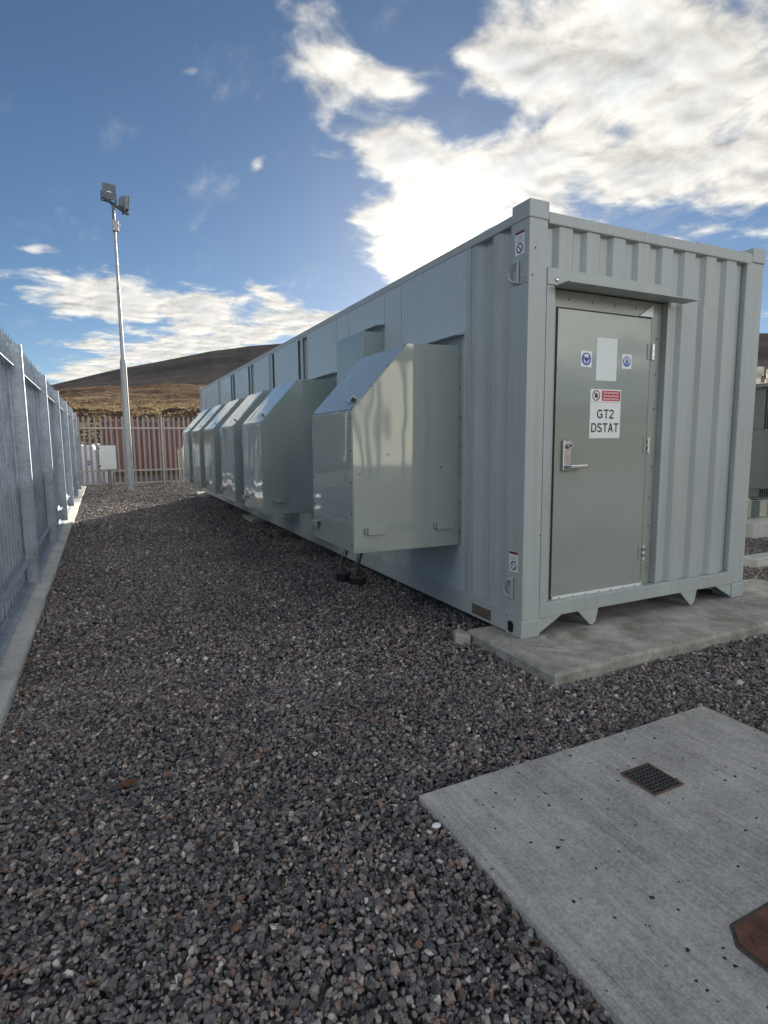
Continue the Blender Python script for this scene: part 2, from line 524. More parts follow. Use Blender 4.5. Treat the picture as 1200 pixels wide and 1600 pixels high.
# ------------------------------------------------------------------ mesh builder
class MB:
    def __init__(self):
        self.v, self.f, self.m, self.mats, self.s = [], [], [], [], []

    def mi(self, key):
        if key not in self.mats: self.mats.append(key)
        return self.mats.index(key)

    def add(self, vs, fs, key, smooth=False):
        o = len(self.v)
        self.v.extend([tuple(p) for p in vs])
        k = self.mi(key)
        for f in fs:
            self.f.append([i + o for i in f])
            self.m.append(k)
            self.s.append(smooth)

    def box(self, x0, x1, y0, y1, z0, z1, key):
        self.add([(x0, y0, z0), (x1, y0, z0), (x1, y1, z0), (x0, y1, z0), (x0, y0, z1), (x1, y0, z1), (x1, y1, z1), (x0, y1, z1)],
                 [(0, 3, 2, 1), (4, 5, 6, 7), (0, 1, 5, 4), (1, 2, 6, 5), (2, 3, 7, 6), (3, 0, 4, 7)], key)

    def prism(self, poly, axis, a, b, key):
        """Extrude a 2D polygon along axis 0/1/2 between a and b; poly is given in the other two axes in order."""
        def mk(p, q):
            if axis == 0: return (q, p[0], p[1])
            if axis == 1: return (p[0], q, p[1])
            return (p[0], p[1], q)
        n = len(poly)
        vs = [mk(p, a) for p in poly] + [mk(p, b) for p in poly]
        fs = [list(range(n))[::-1], list(range(n, 2 * n))] + [(i, (i + 1) % n, n + (i + 1) % n, n + i) for i in range(n)]
        self.add(vs, fs, key)

    def tube(self, pts, r, key, n=10, caps=True, smooth=True):
        pts = [Vector(p) for p in pts]
        rs = r if isinstance(r, (list, tuple)) else [r] * len(pts)
        vs, fs = [], []
        for i, p in enumerate(pts):
            d = (pts[min(i + 1, len(pts) - 1)] - pts[max(i - 1, 0)]).normalized()
            ref = Vector((0, 0, 1)) if abs(d.z) < 0.9 else Vector((1, 0, 0))
            a = d.cross(ref).normalized()
            b = d.cross(a).normalized()
            for k in range(n):
                t = 2 * math.pi * k / n
                vs.append(p + a * (rs[i] * math.cos(t)) + b * (rs[i] * math.sin(t)))
        for i in range(len(pts) - 1):
            for k in range(n):
                fs.append((i * n + k, i * n + (k + 1) % n, (i + 1) * n + (k + 1) % n, (i + 1) * n + k))
        self.add(vs, fs, key, smooth)
        if caps:
            self.add(vs[:n], [list(range(n))], key)
            self.add(vs[-n:], [list(range(n))], key)

    def dome(self, c, axis, r, key, h=0.5):
        """A low screw head standing out along axis (a vector)."""
        c, ax = Vector(c), Vector(axis).normalized()
        ref = Vector((0, 0, 1)) if abs(ax.z) < 0.9 else Vector((1, 0, 0))
        a = ax.cross(ref).normalized()
        b = ax.cross(a)
        vs = []
        for rr, hh in ((1.0, 0.0), (0.8, h * 0.75), (0.35, h)):
            for k in range(6):
                t = math.pi * k / 3
                vs.append(c + (a * math.cos(t) + b * math.sin(t)) * r * rr + ax * r * hh)
        fs = [(i * 6 + k, i * 6 + (k + 1) % 6, i * 6 + 6 + (k + 1) % 6, i * 6 + 6 + k) for i in range(2) for k in range(6)] + [range(12, 18)]
        self.add(vs, [list(f) for f in fs], key, True)

    def disc(self, c, u, v, r0, r1, key, n=28, a0=0, a1=360):
        c, u, v = Vector(c), Vector(u), Vector(v)
        full = abs(a1 - a0) >= 360
        k = n if full else n + 1
        ang = [RAD(a0 + (a1 - a0) * i / n) for i in range(k)]
        if r0 <= 0 and full:
            self.add([c + u * math.cos(t) * r1 + v * math.sin(t) * r1 for t in ang], [list(range(k))], key)
            return
        vs = [c + (u * math.cos(t) + v * math.sin(t)) * r for r in (r0, r1) for t in ang]
        fs = [(i, (i + 1) % k, k + (i + 1) % k, k + i) for i in range(n)]
        self.add(vs, fs, key)

    def poly(self, pts, key):
        self.add(pts, [list(range(len(pts)))], key)

    def text(self, s, size, place, key, width=None, bold=0.0):
        """Flat lettering; place maps (x, y) of the text to a 3D point."""
        cu = bpy.data.curves.new('lettering', 'FONT')
        cu.body = s
        cu.size = size
        cu.align_x = 'CENTER'
        cu.align_y = 'CENTER'
        cu.offset = bold
        cu.resolution_u = 4
        ob = bpy.data.objects.new('lettering', cu)
        COL.objects.link(ob)
        bpy.context.view_layer.update()
        dg = bpy.context.evaluated_depsgraph_get()
        me = bpy.data.meshes.new_from_object(ob.evaluated_get(dg))
        xs = [q.co.x for q in me.vertices] or [0]
        sx = 1.0 if width is None else width / max(1e-6, max(xs) - min(xs))
        self.add([place(q.co.x * sx, q.co.y) for q in me.vertices], [list(p.vertices) for p in me.polygons], key)
        bpy.data.objects.remove(ob)
        bpy.data.meshes.remove(me)
        bpy.data.curves.remove(cu)

    def strokes(self, word, cap, width, place, key, wt=0.165):
        """Plain grotesque capitals drawn as ribbons of constant weight."""
        def arc(cx, cy, rx, ry, a, b_, n=14):
            return [(cx + rx * math.cos(RAD(a + (b_ - a) * i / n)), cy + ry * math.sin(RAD(a + (b_ - a) * i / n))) for i in range(n + 1)]
        h = wt / 2
        G = {'G': (0.80, [arc(.41, .5, .345, .5 - h, 38, 318) + [(.70, .20), (.70, .45), (.42, .45)]]),
             'T': (0.68, [[(.0, 1 - h), (.68, 1 - h)], [(.34, 1 - wt), (.34, 0)]]),
             '2': (0.60, [arc(.30, .715, .235, .285 - h, 172, -38) + [(.085, h * 1.6), (.075, h), (.58, h)]]),
             'D': (0.74, [[(h, 0), (h, 1)], [(wt, 1 - h)] + arc(.33, .5, .34, .5 - h, 90, -90) + [(wt, h)]]),
             'S': (0.68, [arc(.33, .735, .245, .265 - h, 18, 255) + arc(.34, .265, .27, .265 - h, 72, -168)]),
             'A': (0.72, [[(h * .9, 0), (.345, .975)], [(.375, .975), (.72 - h * .9, 0)], [(.17, .33), (.55, .33)]])}
        x, lines = 0.0, []
        for ch in word:
            wd, ls = G[ch]
            lines += [[(x + a, b_) for a, b_ in l_] for l_ in ls]
            x += wd + 0.10
        tot = x - 0.10
        sx = width / (tot * cap)
        for l_ in lines:
            p = [Vector((a * cap * sx - width / 2, (b_ - 0.5) * cap, 0)) for a, b_ in l_]
            hw = wt * cap * 0.5
            L_, R_ = [], []
            for i in range(len(p)):
                d0 = (p[i] - p[i - 1]).normalized() if i else (p[1] - p[0]).normalized()
                d1 = (p[i + 1] - p[i]).normalized() if i < len(p) - 1 else d0
                n0, n1 = Vector((-d0.y, d0.x, 0)), Vector((-d1.y, d1.x, 0))
                nn = (n0 + n1)
                nn = nn.normalized() if nn.length > 1e-4 else n1
                k = hw / max(0.45, nn.dot(n1))
                L_.append(p[i] + nn * k)
                R_.append(p[i] - nn * k)
            n = len(p)
            self.add([place(q.x, q.y) for q in L_] + [place(q.x, q.y) for q in R_], [(i, i + 1, n + i + 1, n + i) for i in range(n - 1)], key)

    def mesh(self, name, off=(0, 0, 0)):
        me = bpy.data.meshes.new(name)
        o = Vector(off)
        me.from_pydata([tuple(Vector(p) - o) for p in self.v], [], self.f)
        for k in self.mats: me.materials.append(M[k])
        me.polygons.foreach_set('material_index', self.m)
        me.polygons.foreach_set('use_smooth', self.s)
        me.update()
        return me

    def build(self, name, parent=None, bevel=0.0, seg=2, loc=None, fix=True):
        origin = wloc(parent) if parent else Vector((0, 0, 0))
        me = self.mesh(name, origin if loc is None else loc)
        if fix:
            import bmesh
            bm = bmesh.new()
            bm.from_mesh(me)
            bmesh.ops.recalc_face_normals(bm, faces=bm.faces)
            bm.to_mesh(me)
            bm.free()
        ob = bpy.data.objects.new(name, me)
        COL.objects.link(ob)
        if parent: ob.parent = parent
        if loc is not None: ob.location = Vector(loc) - origin
        if bevel:
            bv = ob.modifiers.new('edge', 'BEVEL')
            bv.width = bevel
            bv.segments = seg
            bv.limit_method = 'ANGLE'
            bv.angle_limit = RAD(40)
        return ob


def wloc(o):
    p = Vector((0, 0, 0))
    while o:
        p += o.location
        o = o.parent
    return p


def tag(o, label=None, cat=None, group=None, kind=None):
    if label: o['label'] = label
    if cat: o['category'] = cat
    if group: o['group'] = group
    if kind: o['kind'] = kind
    return o


def thing(name, loc, label, cat, group=None):
    o = bpy.data.objects.new(name, None)
    o.empty_display_size = 0.2
    o.location = loc
    COL.objects.link(o)
    return tag(o, label, cat, group)


def copy_tree(o, parent=None):
    c = o.copy()
    COL.objects.link(c)
    if parent: c.parent = parent
    for ch in [x for x in o.children]: copy_tree(ch, c)
    return c


def npmesh(name, verts, faces, key, k):
    """faces: (n, k) int array"""
    me = bpy.data.meshes.new(name)
    me.vertices.add(len(verts))
    me.vertices.foreach_set('co', np.ascontiguousarray(verts, np.float32).ravel())
    me.loops.add(len(faces) * k)
    me.loops.foreach_set('vertex_index', np.ascontiguousarray(faces, np.int32).ravel())
    me.polygons.add(len(faces))
    me.polygons.foreach_set('loop_start', np.arange(len(faces), dtype=np.int32) * k)
    me.materials.append(M[key])
    me.polygons.foreach_set('use_smooth', np.zeros(len(faces), bool))
    me.update(calc_edges=True)
    return me


# ------------------------------------------------------------------ ground, moor, hill
GZ = -0.085


def value_noise(x, y, seed):
    r = np.random.default_rng(seed).random((64, 64))
    xi, yi = np.floor(x).astype(int), np.floor(y).astype(int)
    fx, fy = x - xi, y - yi
    fx, fy = fx * fx * (3 - 2 * fx), fy * fy * (3 - 2 * fy)
    a, b_ = r[xi % 64, yi % 64], r[(xi + 1) % 64, yi % 64]
    c, d = r[xi % 64, (yi + 1) % 64], r[(xi + 1) % 64, (yi + 1) % 64]
    return (a * (1 - fx) + b_ * fx) * (1 - fy) + (c * (1 - fx) + d * fx) * fy


def fbm(x, y, s, seed, oct_=4):
    t, a = 0, 0.5
    for i in range(oct_):
        t = t + a * (value_noise(x * s + 31.7 * i, y * s + 17.3 * i, seed + i) - 0.5)
        s *= 2.1
        a *= 0.5
    return t


def crest_el(az):
    k = np.array([-180, -120, -60, -20, -3.4, -0.7, 1.9, 5.1, 9.8, 13.3, 16.6, 24, 36, 48, 58.6, 70, 90, 130, 180])
    e = np.array([3.0, 2.4, 3.0, 3.6, 5.05, 5.85, 6.6, 7.35, 8.45, 9.0, 9.3, 9.9, 10.0, 9.4, 8.4, 7.0, 5.0, 3.4, 3.0])
    return np.interp(az, k, e)


def moor_el(az):
    k = np.array([-180, -60, -20, -3, 0.7, 3, 8.9, 20, 40, 58, 75, 110, 180])
    e = np.array([1.6, 1.6, 2.6, 4.75, 5.30, 5.20, 5.45, 5.6, 5.6, 5.55, 4.6, 2.0, 1.6])
    return np.interp(az, k, e)


def polar(name, radii, zfun, key, n=420, fade=None):
    az = np.linspace(-180, 180, n + 1)[:-1]
    # finer steps across the view
    az = np.sort(np.concatenate([az, np.linspace(-6, 62, 420) + 0.011]))
    A, Rr = np.meshgrid(az, radii, indexing='ij')
    X = CAM.x + Rr * np.sin(np.radians(A))
    Y = CAM.y + Rr * np.cos(np.radians(A))
    Z = zfun(A, Rr, X, Y)
    na, nr = A.shape
    V = np.stack([X, Y, Z], -1).reshape(-1, 3)
    i, j = np.meshgrid(np.arange(na), np.arange(nr - 1), indexing='ij')
    i2 = (i + 1) % na
    F = np.stack([i * nr + j, i * nr + j + 1, i2 * nr + j + 1, i2 * nr + j], -1).reshape(-1, 4)
    me = npmesh(name, V, F[:, ::-1], key, 4)
    me.polygons.foreach_set('use_smooth', np.ones(len(F), bool))
    ob = bpy.data.objects.new(name, me)
    COL.objects.link(ob)
    tag(ob, kind='structure')
    return ob


def z_moor(A, Rr, X, Y):
    me_ = moor_el(A)
    t = np.clip((Rr - 42) / (240 - 42), 0, 1)
    start = np.interp(A, [-180, -60, -20, -3, 60, 75, 110, 180], [0.2, 0.2, 1.2, 2.75, 2.75, 2.0, 0.4, 0.2])
    el = start + (me_ - start) * t ** 0.75
    z = CAM.z + Rr * np.tan(np.radians(el))
    # the cut bank behind the yard
    k = np.clip((Rr - 29.0) / 14.0, 0, 1)
    k = k * (1.55 - 0.55 * k)
    z0 = -0.12
    z = z0 + (z - z0) * k
    z += k * (fbm(X, Y, 0.30, 5) * 1.1 + fbm(X, Y, 0.05, 9) * np.clip(Rr / 60, 0, 3))
    drop = np.clip((Rr - 245) / 200, 0, 1)
    return z - drop * 25


def z_hill(A, Rr, X, Y):
    ce = crest_el(A)
    t = np.clip((Rr - 330) / (950 - 330), 0, 1)
    s = np.sin(t * math.pi / 2) ** 1.15
    el = 2.5 + (ce - 2.5) * s
    z = CAM.z + Rr * np.tan(np.radians(el)) - np.clip((Rr - 950) / 300, 0, 1) ** 1.3 * 160
    return z + fbm(X, Y, 0.008, 21, 5) * 4 * np.clip(t * 2, 0, 1) * np.clip((1050 - Rr) / 250, 0.15, 1)


polar('moor', np.concatenate([np.linspace(27, 46, 60), np.geomspace(46.6, 450, 90)]), z_moor, 'moor')
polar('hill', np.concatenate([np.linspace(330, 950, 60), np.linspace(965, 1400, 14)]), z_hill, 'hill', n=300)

g = MB()
n_ = 60
g.add([(CAM.x + 34 * math.cos(2 * math.pi * i / n_), CAM.y + 34 * math.sin(2 * math.pi * i / n_), GZ - 0.022) for i in range(n_)], [list(range(n_))], 'yard')
tag(g.build('ground'), kind='structure')


# loose stones -----------------------------------------------------
def ico():
    t = (1 + 5 ** 0.5) / 2
    v = np.array([(-1, t, 0), (1, t, 0), (-1, -t, 0), (1, -t, 0), (0, -1, t), (0, 1, t), (0, -1, -t), (0, 1, -t), (t, 0, -1), (t, 0, 1), (-t, 0, -1), (-t, 0, 1)], float)
    v /= np.linalg.norm(v[0])
    f = np.array([(0, 11, 5), (0, 5, 1), (0, 1, 7), (0, 7, 10), (0, 10, 11), (1, 5, 9), (5, 11, 4), (11, 10, 2), (10, 7, 6), (7, 1, 8),
                  (3, 9, 4), (3, 4, 2), (3, 2, 6), (3, 6, 8), (3, 8, 9), (4, 9, 5), (2, 4, 11), (6, 2, 10), (8, 6, 7), (9, 8, 1)])
    return v, f


def rocks(nv, basev, cuts):
    """nv angular pebbles: a coarse ball flattened by random cutting planes"""
    out = []
    for i in range(nv):
        v = basev * (1 + rng.uniform(-0.12, 0.12, (len(basev), 1)))
        for _ in range(cuts):
            d = rng.normal(size=3)
            d /= np.linalg.norm(d)
            h = rng.uniform(0.35, 0.8)
            p = v @ d
            v = v - np.maximum(p - h, 0)[:, None] * d
        v = v * np.array([1.0, rng.uniform(0.55, 0.95), rng.uniform(0.38, 0.7)])
        out.append(v)
    return np.array(out)


def scatter(xy, size, zc, variants, faces):
    n = len(xy)
    vi = rng.integers(0, len(variants), n)
    v = variants[vi]
    q = rng.normal(size=(n, 4))
    q[:, 1:3] *= 0.42            # mostly lying flat
    q /= np.linalg.norm(q, axis=1)[:, None]
    a, b_, c, d = q.T
    Rm = np.stack([np.stack([1 - 2 * (c * c + d * d), 2 * (b_ * c - a * d), 2 * (b_ * d + a * c)], -1),
                   np.stack([2 * (b_ * c + a * d), 1 - 2 * (b_ * b_ + d * d), 2 * (c * d - a * b_)], -1),
                   np.stack([2 * (b_ * d - a * c), 2 * (c * d + a * b_), 1 - 2 * (b_ * b_ + c * c)], -1)], 1)
    v = np.einsum('nij,nkj->nki', Rm, v) * size[:, None, None]
    v[:, :, 0] += xy[:, :1]
    v[:, :, 1] += xy[:, 1:2]
    v[:, :, 2] += zc[:, None]
    F = faces[None] + (np.arange(n) * v.shape[1])[:, None, None]
    return v.reshape(-1, 3), F.reshape(-1, 3)


SLAB = (-1.465, 0.285, -4.6, -1.15)


def allowed(x, y):
    ok = x > -3.09 + 0.012 * np.sin(y * 5)
    ok &= ~((x > SLAB[0] + .004) & (x < SLAB[1] - .004) & (y < SLAB[3] - .004) & (y > SLAB[2]))
    ok &= ~((x > -0.21) & (x < 3.2) & (y > -0.56) & (y < 0.33))
    ok &= ~((x > 0.75) & (x < 2.3) & (y > 0.33) & (y < 13.2))
    ok &= ~((x > 5.9) & (y > 2.0))
    return ok


def rel(xy):
    d = xy - np.array([CAM.x, CAM.y])
    fw = d @ np.array([0.4379, 0.8990])
    rt = d @ np.array([0.8990, -0.4379])
    return fw, rt


icov, icof = ico()
octv = np.array([(1, 0, 0), (-1, 0, 0), (0, 1, 0), (0, -1, 0), (0, 0, 1), (0, 0, -1)], float)
octf = np.array([(0, 2, 4), (2, 1, 4), (1, 3, 4), (3, 0, 4), (2, 0, 5), (1, 2, 5), (3, 1, 5), (0, 3, 5)])
allv, allf, off = [], [], 0
for (r0, r1, dens_, s0, s1, base, fac, cuts) in ((0.0, 3.6, 7800, 0.0080, 0.0215, icov, icof, 5), (3.6, 8.5, 3300, 0.0105, 0.023, icov, icof, 4), (8.5, 24, 1300, 0.014, 0.028, octv * 1.15, octf, 0)):
    L = r1 + 0.5
    x0, x1, y0, y1 = -3.15, 7.5, -3.4, 21.0
    n = int((x1 - x0) * (y1 - y0) * dens_)
    xy = np.stack([rng.uniform(x0, x1, n), rng.uniform(y0, y1, n)], -1)
    fw, rt = rel(xy)
    k = (fw >= r0) & (fw < r1) & (np.abs(rt) < 0.80 * fw + 0.5) & allowed(xy[:, 0], xy[:, 1])
    xy = xy[k]
    # beside the slab and the plinth nothing is seen of the yard under the container's far side
    n = len(xy)
    size = s0 + (s1 - s0) * rng.random(n) ** 2.0
    big = rng.random(n) < 0.012
    size[big] *= 1.5
    und = fbm(xy[:, 0], xy[:, 1], 1.3, 77, 3) * 0.045
    zc = GZ + und + rng.uniform(-0.012, 0.008, n)
    V, F = scatter(xy, size, zc, rocks(90, base, cuts), fac)
    allv.append(V)
    allf.append(F + off)
    off += len(V)
ns = 70
sx = SLAB[0] + 0.05 + 1.6 * rng.random(ns) ** 1.1
sy = -1.25 - 1.7 * rng.random(ns)
sx = np.concatenate([sx, rng.uniform(0.0, 2.6, 26)])
sy = np.concatenate([sy, rng.uniform(-0.50, -0.06, 26)])
st = np.concatenate([np.full(ns, -0.05), np.full(26, -0.002)])
ssz = 0.0028 + 0.006 * rng.random(ns + 26) ** 2.5
V, F = scatter(np.stack([sx, sy], -1), ssz, st + ssz * 0.35, rocks(20, icov, 5), icof)
allv.append(V)
allf.append(F + off)
gm = npmesh('gravel', np.concatenate(allv), np.concatenate(allf), 'gravel', 3)
go = bpy.data.objects.new('gravel', gm)
COL.objects.link(go)
tag(go, 'dark grey crushed stone covering the yard between fence and container', 'gravel', kind='stuff')

# tussock grass on the bank ------------------------------------------
ng = 42000
az = rng.uniform(-5, 62, ng)
rr = 30.2 + 80 * rng.random(ng) ** 1.9
gx = CAM.x + rr * np.sin(np.radians(az))
gy = CAM.y + rr * np.cos(np.radians(az))
keep = (fbm(gx, gy, 0.4, 50) > -0.08) & ~((gx > -2.9) & (gx < 3.8) & (gy < 29.3))
az, rr, gx, gy = az[keep], rr[keep], gx[keep], gy[keep]
gz = z_moor(az, rr, gx, gy)
nb = 7
n = len(gx)
base = np.repeat(np.stack([gx, gy, gz - 0.05], -1), nb, 0)
th = rng.uniform(0, 2 * math.pi, n * nb)
lean = rng.uniform(0.15, 0.75, n * nb)
hgt = np.repeat(rng.uniform(0.07, 0.21, n), nb) * rng.uniform(0.6, 1.2, n * nb)
root = base + np.stack([np.cos(th), np.sin(th), 0 * th], -1) * rng.uniform(0, 0.16, (n * nb, 1))
sid = np.stack([-np.sin(th), np.cos(th), 0 * th], -1) * rng.uniform(0.03, 0.07, (n * nb, 1))
tip = root + np.stack([np.cos(th) * lean, np.sin(th) * lean, np.ones_like(th)], -1) * hgt[:, None]
V = np.stack([root - sid, root + sid, tip], 1).reshape(-1, 3)
F = np.arange(len(V)).reshape(-1, 3)
gr = bpy.data.objects.new('grass', npmesh('grass', V, F, 'grass', 3))
COL.objects.link(gr)
tag(gr, 'straw coloured tussock grass on the bank behind the fence', 'grass', kind='stuff')


# ------------------------------------------------------------------ kerb, slab, plinths
def rough_block(name, x0, x1, y0, y1, z0, z1, key, amp=0.006, step=0.12, label=None, cat=None, kind=None, bev=0.012, chip=0.02):
    """A cast block with slightly wandering edges."""
    nx, ny = max(1, int((x1 - x0) / step)), max(1, int((y1 - y0) / step))
    xs, ys = np.linspace(x0, x1, nx + 1), np.linspace(y0, y1, ny + 1)
    X, Y = np.meshgrid(xs, ys, indexing='ij')
    wob = fbm(X + 3, Y + 5, 2.2, 61, 3) * 4 * amp
    wob2 = fbm(X - 7, Y + 2, 2.2, 71, 3) * 4 * amp
    mb = MB()
    idx = {}
    vs, fs = [], []
    sx, sy = (x1 - x0), (y1 - y0)
    for lay, z, ins in ((0, z0, 0.0), (1, z1 - bev, 0.0), (2, z1, bev)):
        for i in range(nx + 1):
            for j in range(ny + 1):
                edge = i in (0, nx) or j in (0, ny)
                if lay < 2 and not edge: continue
                px = xs[i] + (ins if i == 0 else -ins if i == nx else 0) + (wob[i, j] if i in (0, nx) else 0) * (1 if lay else 1.6)
                py = ys[j] + (ins if j == 0 else -ins if j == ny else 0) + (wob2[i, j] if j in (0, ny) else 0) * (1 if lay else 1.6)
                pz = z + (abs(wob[i, j]) * -0.5 if (lay and edge) else 0)
                if lay == 2 and not edge: pz += fbm(np.array(xs[i]), np.array(ys[j]), 0.9, 13) * amp
                idx[(lay, i, j)] = len(vs)
                vs.append((px, py, pz))
    for i in range(nx):
        for j in range(ny):
            fs.append((idx[2, i, j], idx[2, i + 1, j], idx[2, i + 1, j + 1], idx[2, i, j + 1]))
    ring = [(i, 0) for i in range(nx)] + [(nx, j) for j in range(ny)] + [(i, ny) for i in range(nx, 0, -1)] + [(0, j) for j in range(ny, 0, -1)]
    for a, b_ in zip(ring, ring[1:] + ring[:1]):
        for lay in (0, 1):
            fs.append((idx[(lay,) + a], idx[(lay,) + b_], idx[(lay + 1,) + b_], idx[(lay + 1,) + a]))
    mb.add(vs, fs, key)
    ob = mb.build(name)
    return tag(ob, label, cat, kind=kind)


rough_block('kerb', -3.62, -3.085, -4.0, 19.05, -0.3, -0.035, 'kerb', amp=0.006, step=0.15, kind='structure')
rough_block('concrete_slab', SLAB[0], SLAB[1], SLAB[2], SLAB[3], -0.3, -0.05, 'slab', amp=0.0035, step=0.06,
            label='brushed grey concrete slab with a small drain grate set in it', cat='slab', bev=0.006)
rough_block('concrete_plinth', -0.21, 3.2, -0.56, 0.38, -0.3, -0.002, 'plinth', amp=0.010, step=0.07,
            label='weathered low concrete plinth under the near end of the grey container', cat='plinth', bev=0.02)
pb = MB()
pb.prism([(-0.33, 0.33), (-0.24, 0.26), (-0.215, 0.36), (-0.225, 0.44), (-0.29, 0.42)], 2, -0.12, -0.008, 'plinth')
tag(pb.build('concrete_chunk', bevel=0.012), 'small broken chunk of concrete lying off the corner of the plinth', 'rubble')
rough_block('concrete_footing', -0.16, 1.2, 7.25, 8.1, -0.3, -0.004, 'plinth', amp=0.012, step=0.1,
            label='brownish concrete footing just showing under the middle of the grey container', cat='footing')
rough_block('concrete_footing', -0.20, 1.9, 13.0, 14.1, -0.3, -0.004, 'plinth', amp=0.012, step=0.1,
            label='pale concrete footing under the far end of the grey container', cat='footing')

# drain grate ----------------------------------------------------------
t = thing('drain_grate', (-0.54, -1.50, -0.05), 'small square iron drain grate with a rusty rim in the concrete slab', 'drain grate')
x0, x1, y0, y1 = -0.622, -0.458, -1.584, -1.416
z = -0.047
mb = MB()
for a in ((x0 - .0045, x1 + .0045, y1, y1 + .0045), (x0 - .0045, x1 + .0045, y0 - .0045, y0), (x0 - .0045, x0, y0, y1), (x1, x1 + .0045, y0, y1)):
    mb.box(a[0], a[1], a[2], a[3], z - 0.01, z + 0.003, 'rust_edge')
mb.build('rim', t)
mb = MB()
mb.box(x0, x1, y0, y1, z - 0.004, z - 0.0025, 'hole_shade')  # flat black sheet painted as the shade below the bars
mb.build('shade_sheet', t)
mb = MB()
nb_ = 8
for i in range(nb_ + 1):
    k = i / nb_
    xx = x0 + 0.004 + (x1 - x0 - 0.008) * k
    yy = y0 + 0.004 + (y1 - y0 - 0.008) * k
    mb.box(xx - .0026, xx + .0026, y0, y1, z - 0.002, z + 0.0015, 'grate')
    mb.box(x0, x1, yy - .0026, yy + .0026, z - 0.002, z + 0.0011, 'grate')
mb.build('bars', t)

# manhole cover ----------------------------------------------------------
t = thing('manhole_cover', (-0.78, -2.36, -0.05), 'rusty brown iron manhole cover with clipped corners in the concrete slab', 'manhole cover')
a0, a1, b0, b1, c_ = -1.012, -0.56, -2.57, -2.118, 0.05


def octo(i, z_):
    return [(a0 + c_, b0 + i), (a1 - c_, b0 + i), (a1 - i, b0 + c_), (a1 - i, b1 - c_), (a1 - c_, b1 - i), (a0 + c_, b1 - i), (a0 + i, b1 - c_), (a0 + i, b0 + c_)]


mb = MB()
mb.prism(octo(-0.006, 0), 2, -0.07, -0.0465, 'grate')
mb.build('frame', t, bevel=0.002)
mb = MB()
mb.prism(octo(0.006, 0), 2, -0.06, -0.0415, 'rust')
for i in range(6):
    for j in range(6):
        px, py = a0 + 0.06 + i * 0.066, b0 + 0.06 + j * 0.066
        d = 1 if (i + j) % 2 else -1
        mb.add([(px - .022, py - .022 * d, -0.0414), (px - .006 * d, py + .006, -0.0375), (px + .022, py + .022 * d, -0.0414), (px + .006 * d, py - .006, -0.0375)],
               [(0, 1, 3), (1, 2, 3)], 'rust')
mb.build('lid', t, bevel=0.002, fix=False)


# ------------------------------------------------------------------ palisade fences
def pale_mb(h0, h1, wd=0.062):
    """W-section pale, standing along z, its front towards +X; triple pointed head."""
    prof = [(-0.5, 0.0), (-0.32, -0.016), (-0.16, 0.0), (0.0, 0.012), (0.16, 0.0), (0.32, -0.016), (0.5, 0.0)]
    vs, fs = [], []
    n = len(prof)
    tips = [0.45, 0.85, 0.55, 1.0, 0.55, 0.85, 0.45]
    for th in (0.0, -0.0035):
        for a, b_ in prof: vs.append((b_ + th, a * wd, h0))
        for a, b_ in prof: vs.append((b_ + th, a * wd, h1 - 0.09))
        for (a, b_), tp in zip(prof, tips): vs.append((b_ + th * 0.5, a * wd * (1.0 - 0.45 * tp), h1 - 0.09 + 0.09 * tp))
    for s in (0, 3 * n):
        for i in range(n - 1):
            for l_ in (0, 1):
                fs.append((s + l_ * n + i, s + l_ * n + i + 1, s + (l_ + 1) * n + i + 1, s + (l_ + 1) * n + i))
    for l_ in (0, 1):
        for i in (0, n - 1):
            fs.append((l_ * n + i, (l_ + 1) * n + i, 3 * n + (l_ + 1) * n + i, 3 * n + l_ * n + i))
    mb = MB()
    mb.add(vs, fs, 'galv')
    return mb


def ibeam(cx, cy, depth, width, z0, z1, along_x=True, tf=0.007, key='galv'):
    """I-section post; depth runs along x (web plane) and the flanges lie across it."""
    mb = MB()
    hw, hd = width / 2, depth / 2
    poly = [(-hd, -hw), (-hd + tf, -hw), (-hd + tf, -tf / 2), (hd - tf, -tf / 2), (hd - tf, -hw), (hd, -hw), (hd, hw), (hd - tf, hw), (hd - tf, tf / 2), (-hd + tf, tf / 2), (-hd + tf, hw), (-hd, hw)]
    if not along_x: poly = [(b_, a) for a, b_ in poly]
    mb.prism([(cx + a, cy + b_) for a, b_ in poly], 2, z0, z1, key)
    return mb


FX = -3.32
fence = thing('palisade_fence', (FX, 9.2, -0.035), 'tall blue grey galvanised palisade fence running beside the gravel on a concrete kerb', 'fence')
posts = [0.97 + 2.75 * i for i in range(7)]
for i, y in enumerate(posts):
    mb = ibeam(-3.238, y, 0.118, 0.055, -0.036, 2.35)
    mb.dome((-3.19, y - 0.004, 2.27), (0, -1, 0), 0.011, 'screw')
    mb.dome((-3.25, y - 0.004, 0.22), (0, -1, 0), 0.011, 'screw')
    mb.build('post', fence)
for i in range(len(posts) + 1):
    ya = posts[i] - 2.75 if i == 0 else posts[i - 1]
    yb = posts[i] if i < len(posts) else 19.18
    for (zb, w_, hh) in ((2.13, 0.05, 0.055), (0.215, 0.05, 0.055), (-0.030, 0.075, 0.045)):
        mb = MB()
        s0, s1 = ya + 0.034, yb - 0.034
        # angle iron: upright leg against the pales, flat leg standing in at its foot
        mb.prism([(FX + 0.022, zb), (FX + 0.028 + w_, zb), (FX + 0.028 + w_, zb + 0.006), (FX + 0.028, zb + 0.006), (FX + 0.028, zb + hh), (FX + 0.022, zb + hh)], 1, s0, s1, 'galv')
        mb.build('rail', fence)
pm = None
NP = 99
step = (19.08 - 1.06) / (NP - 1)
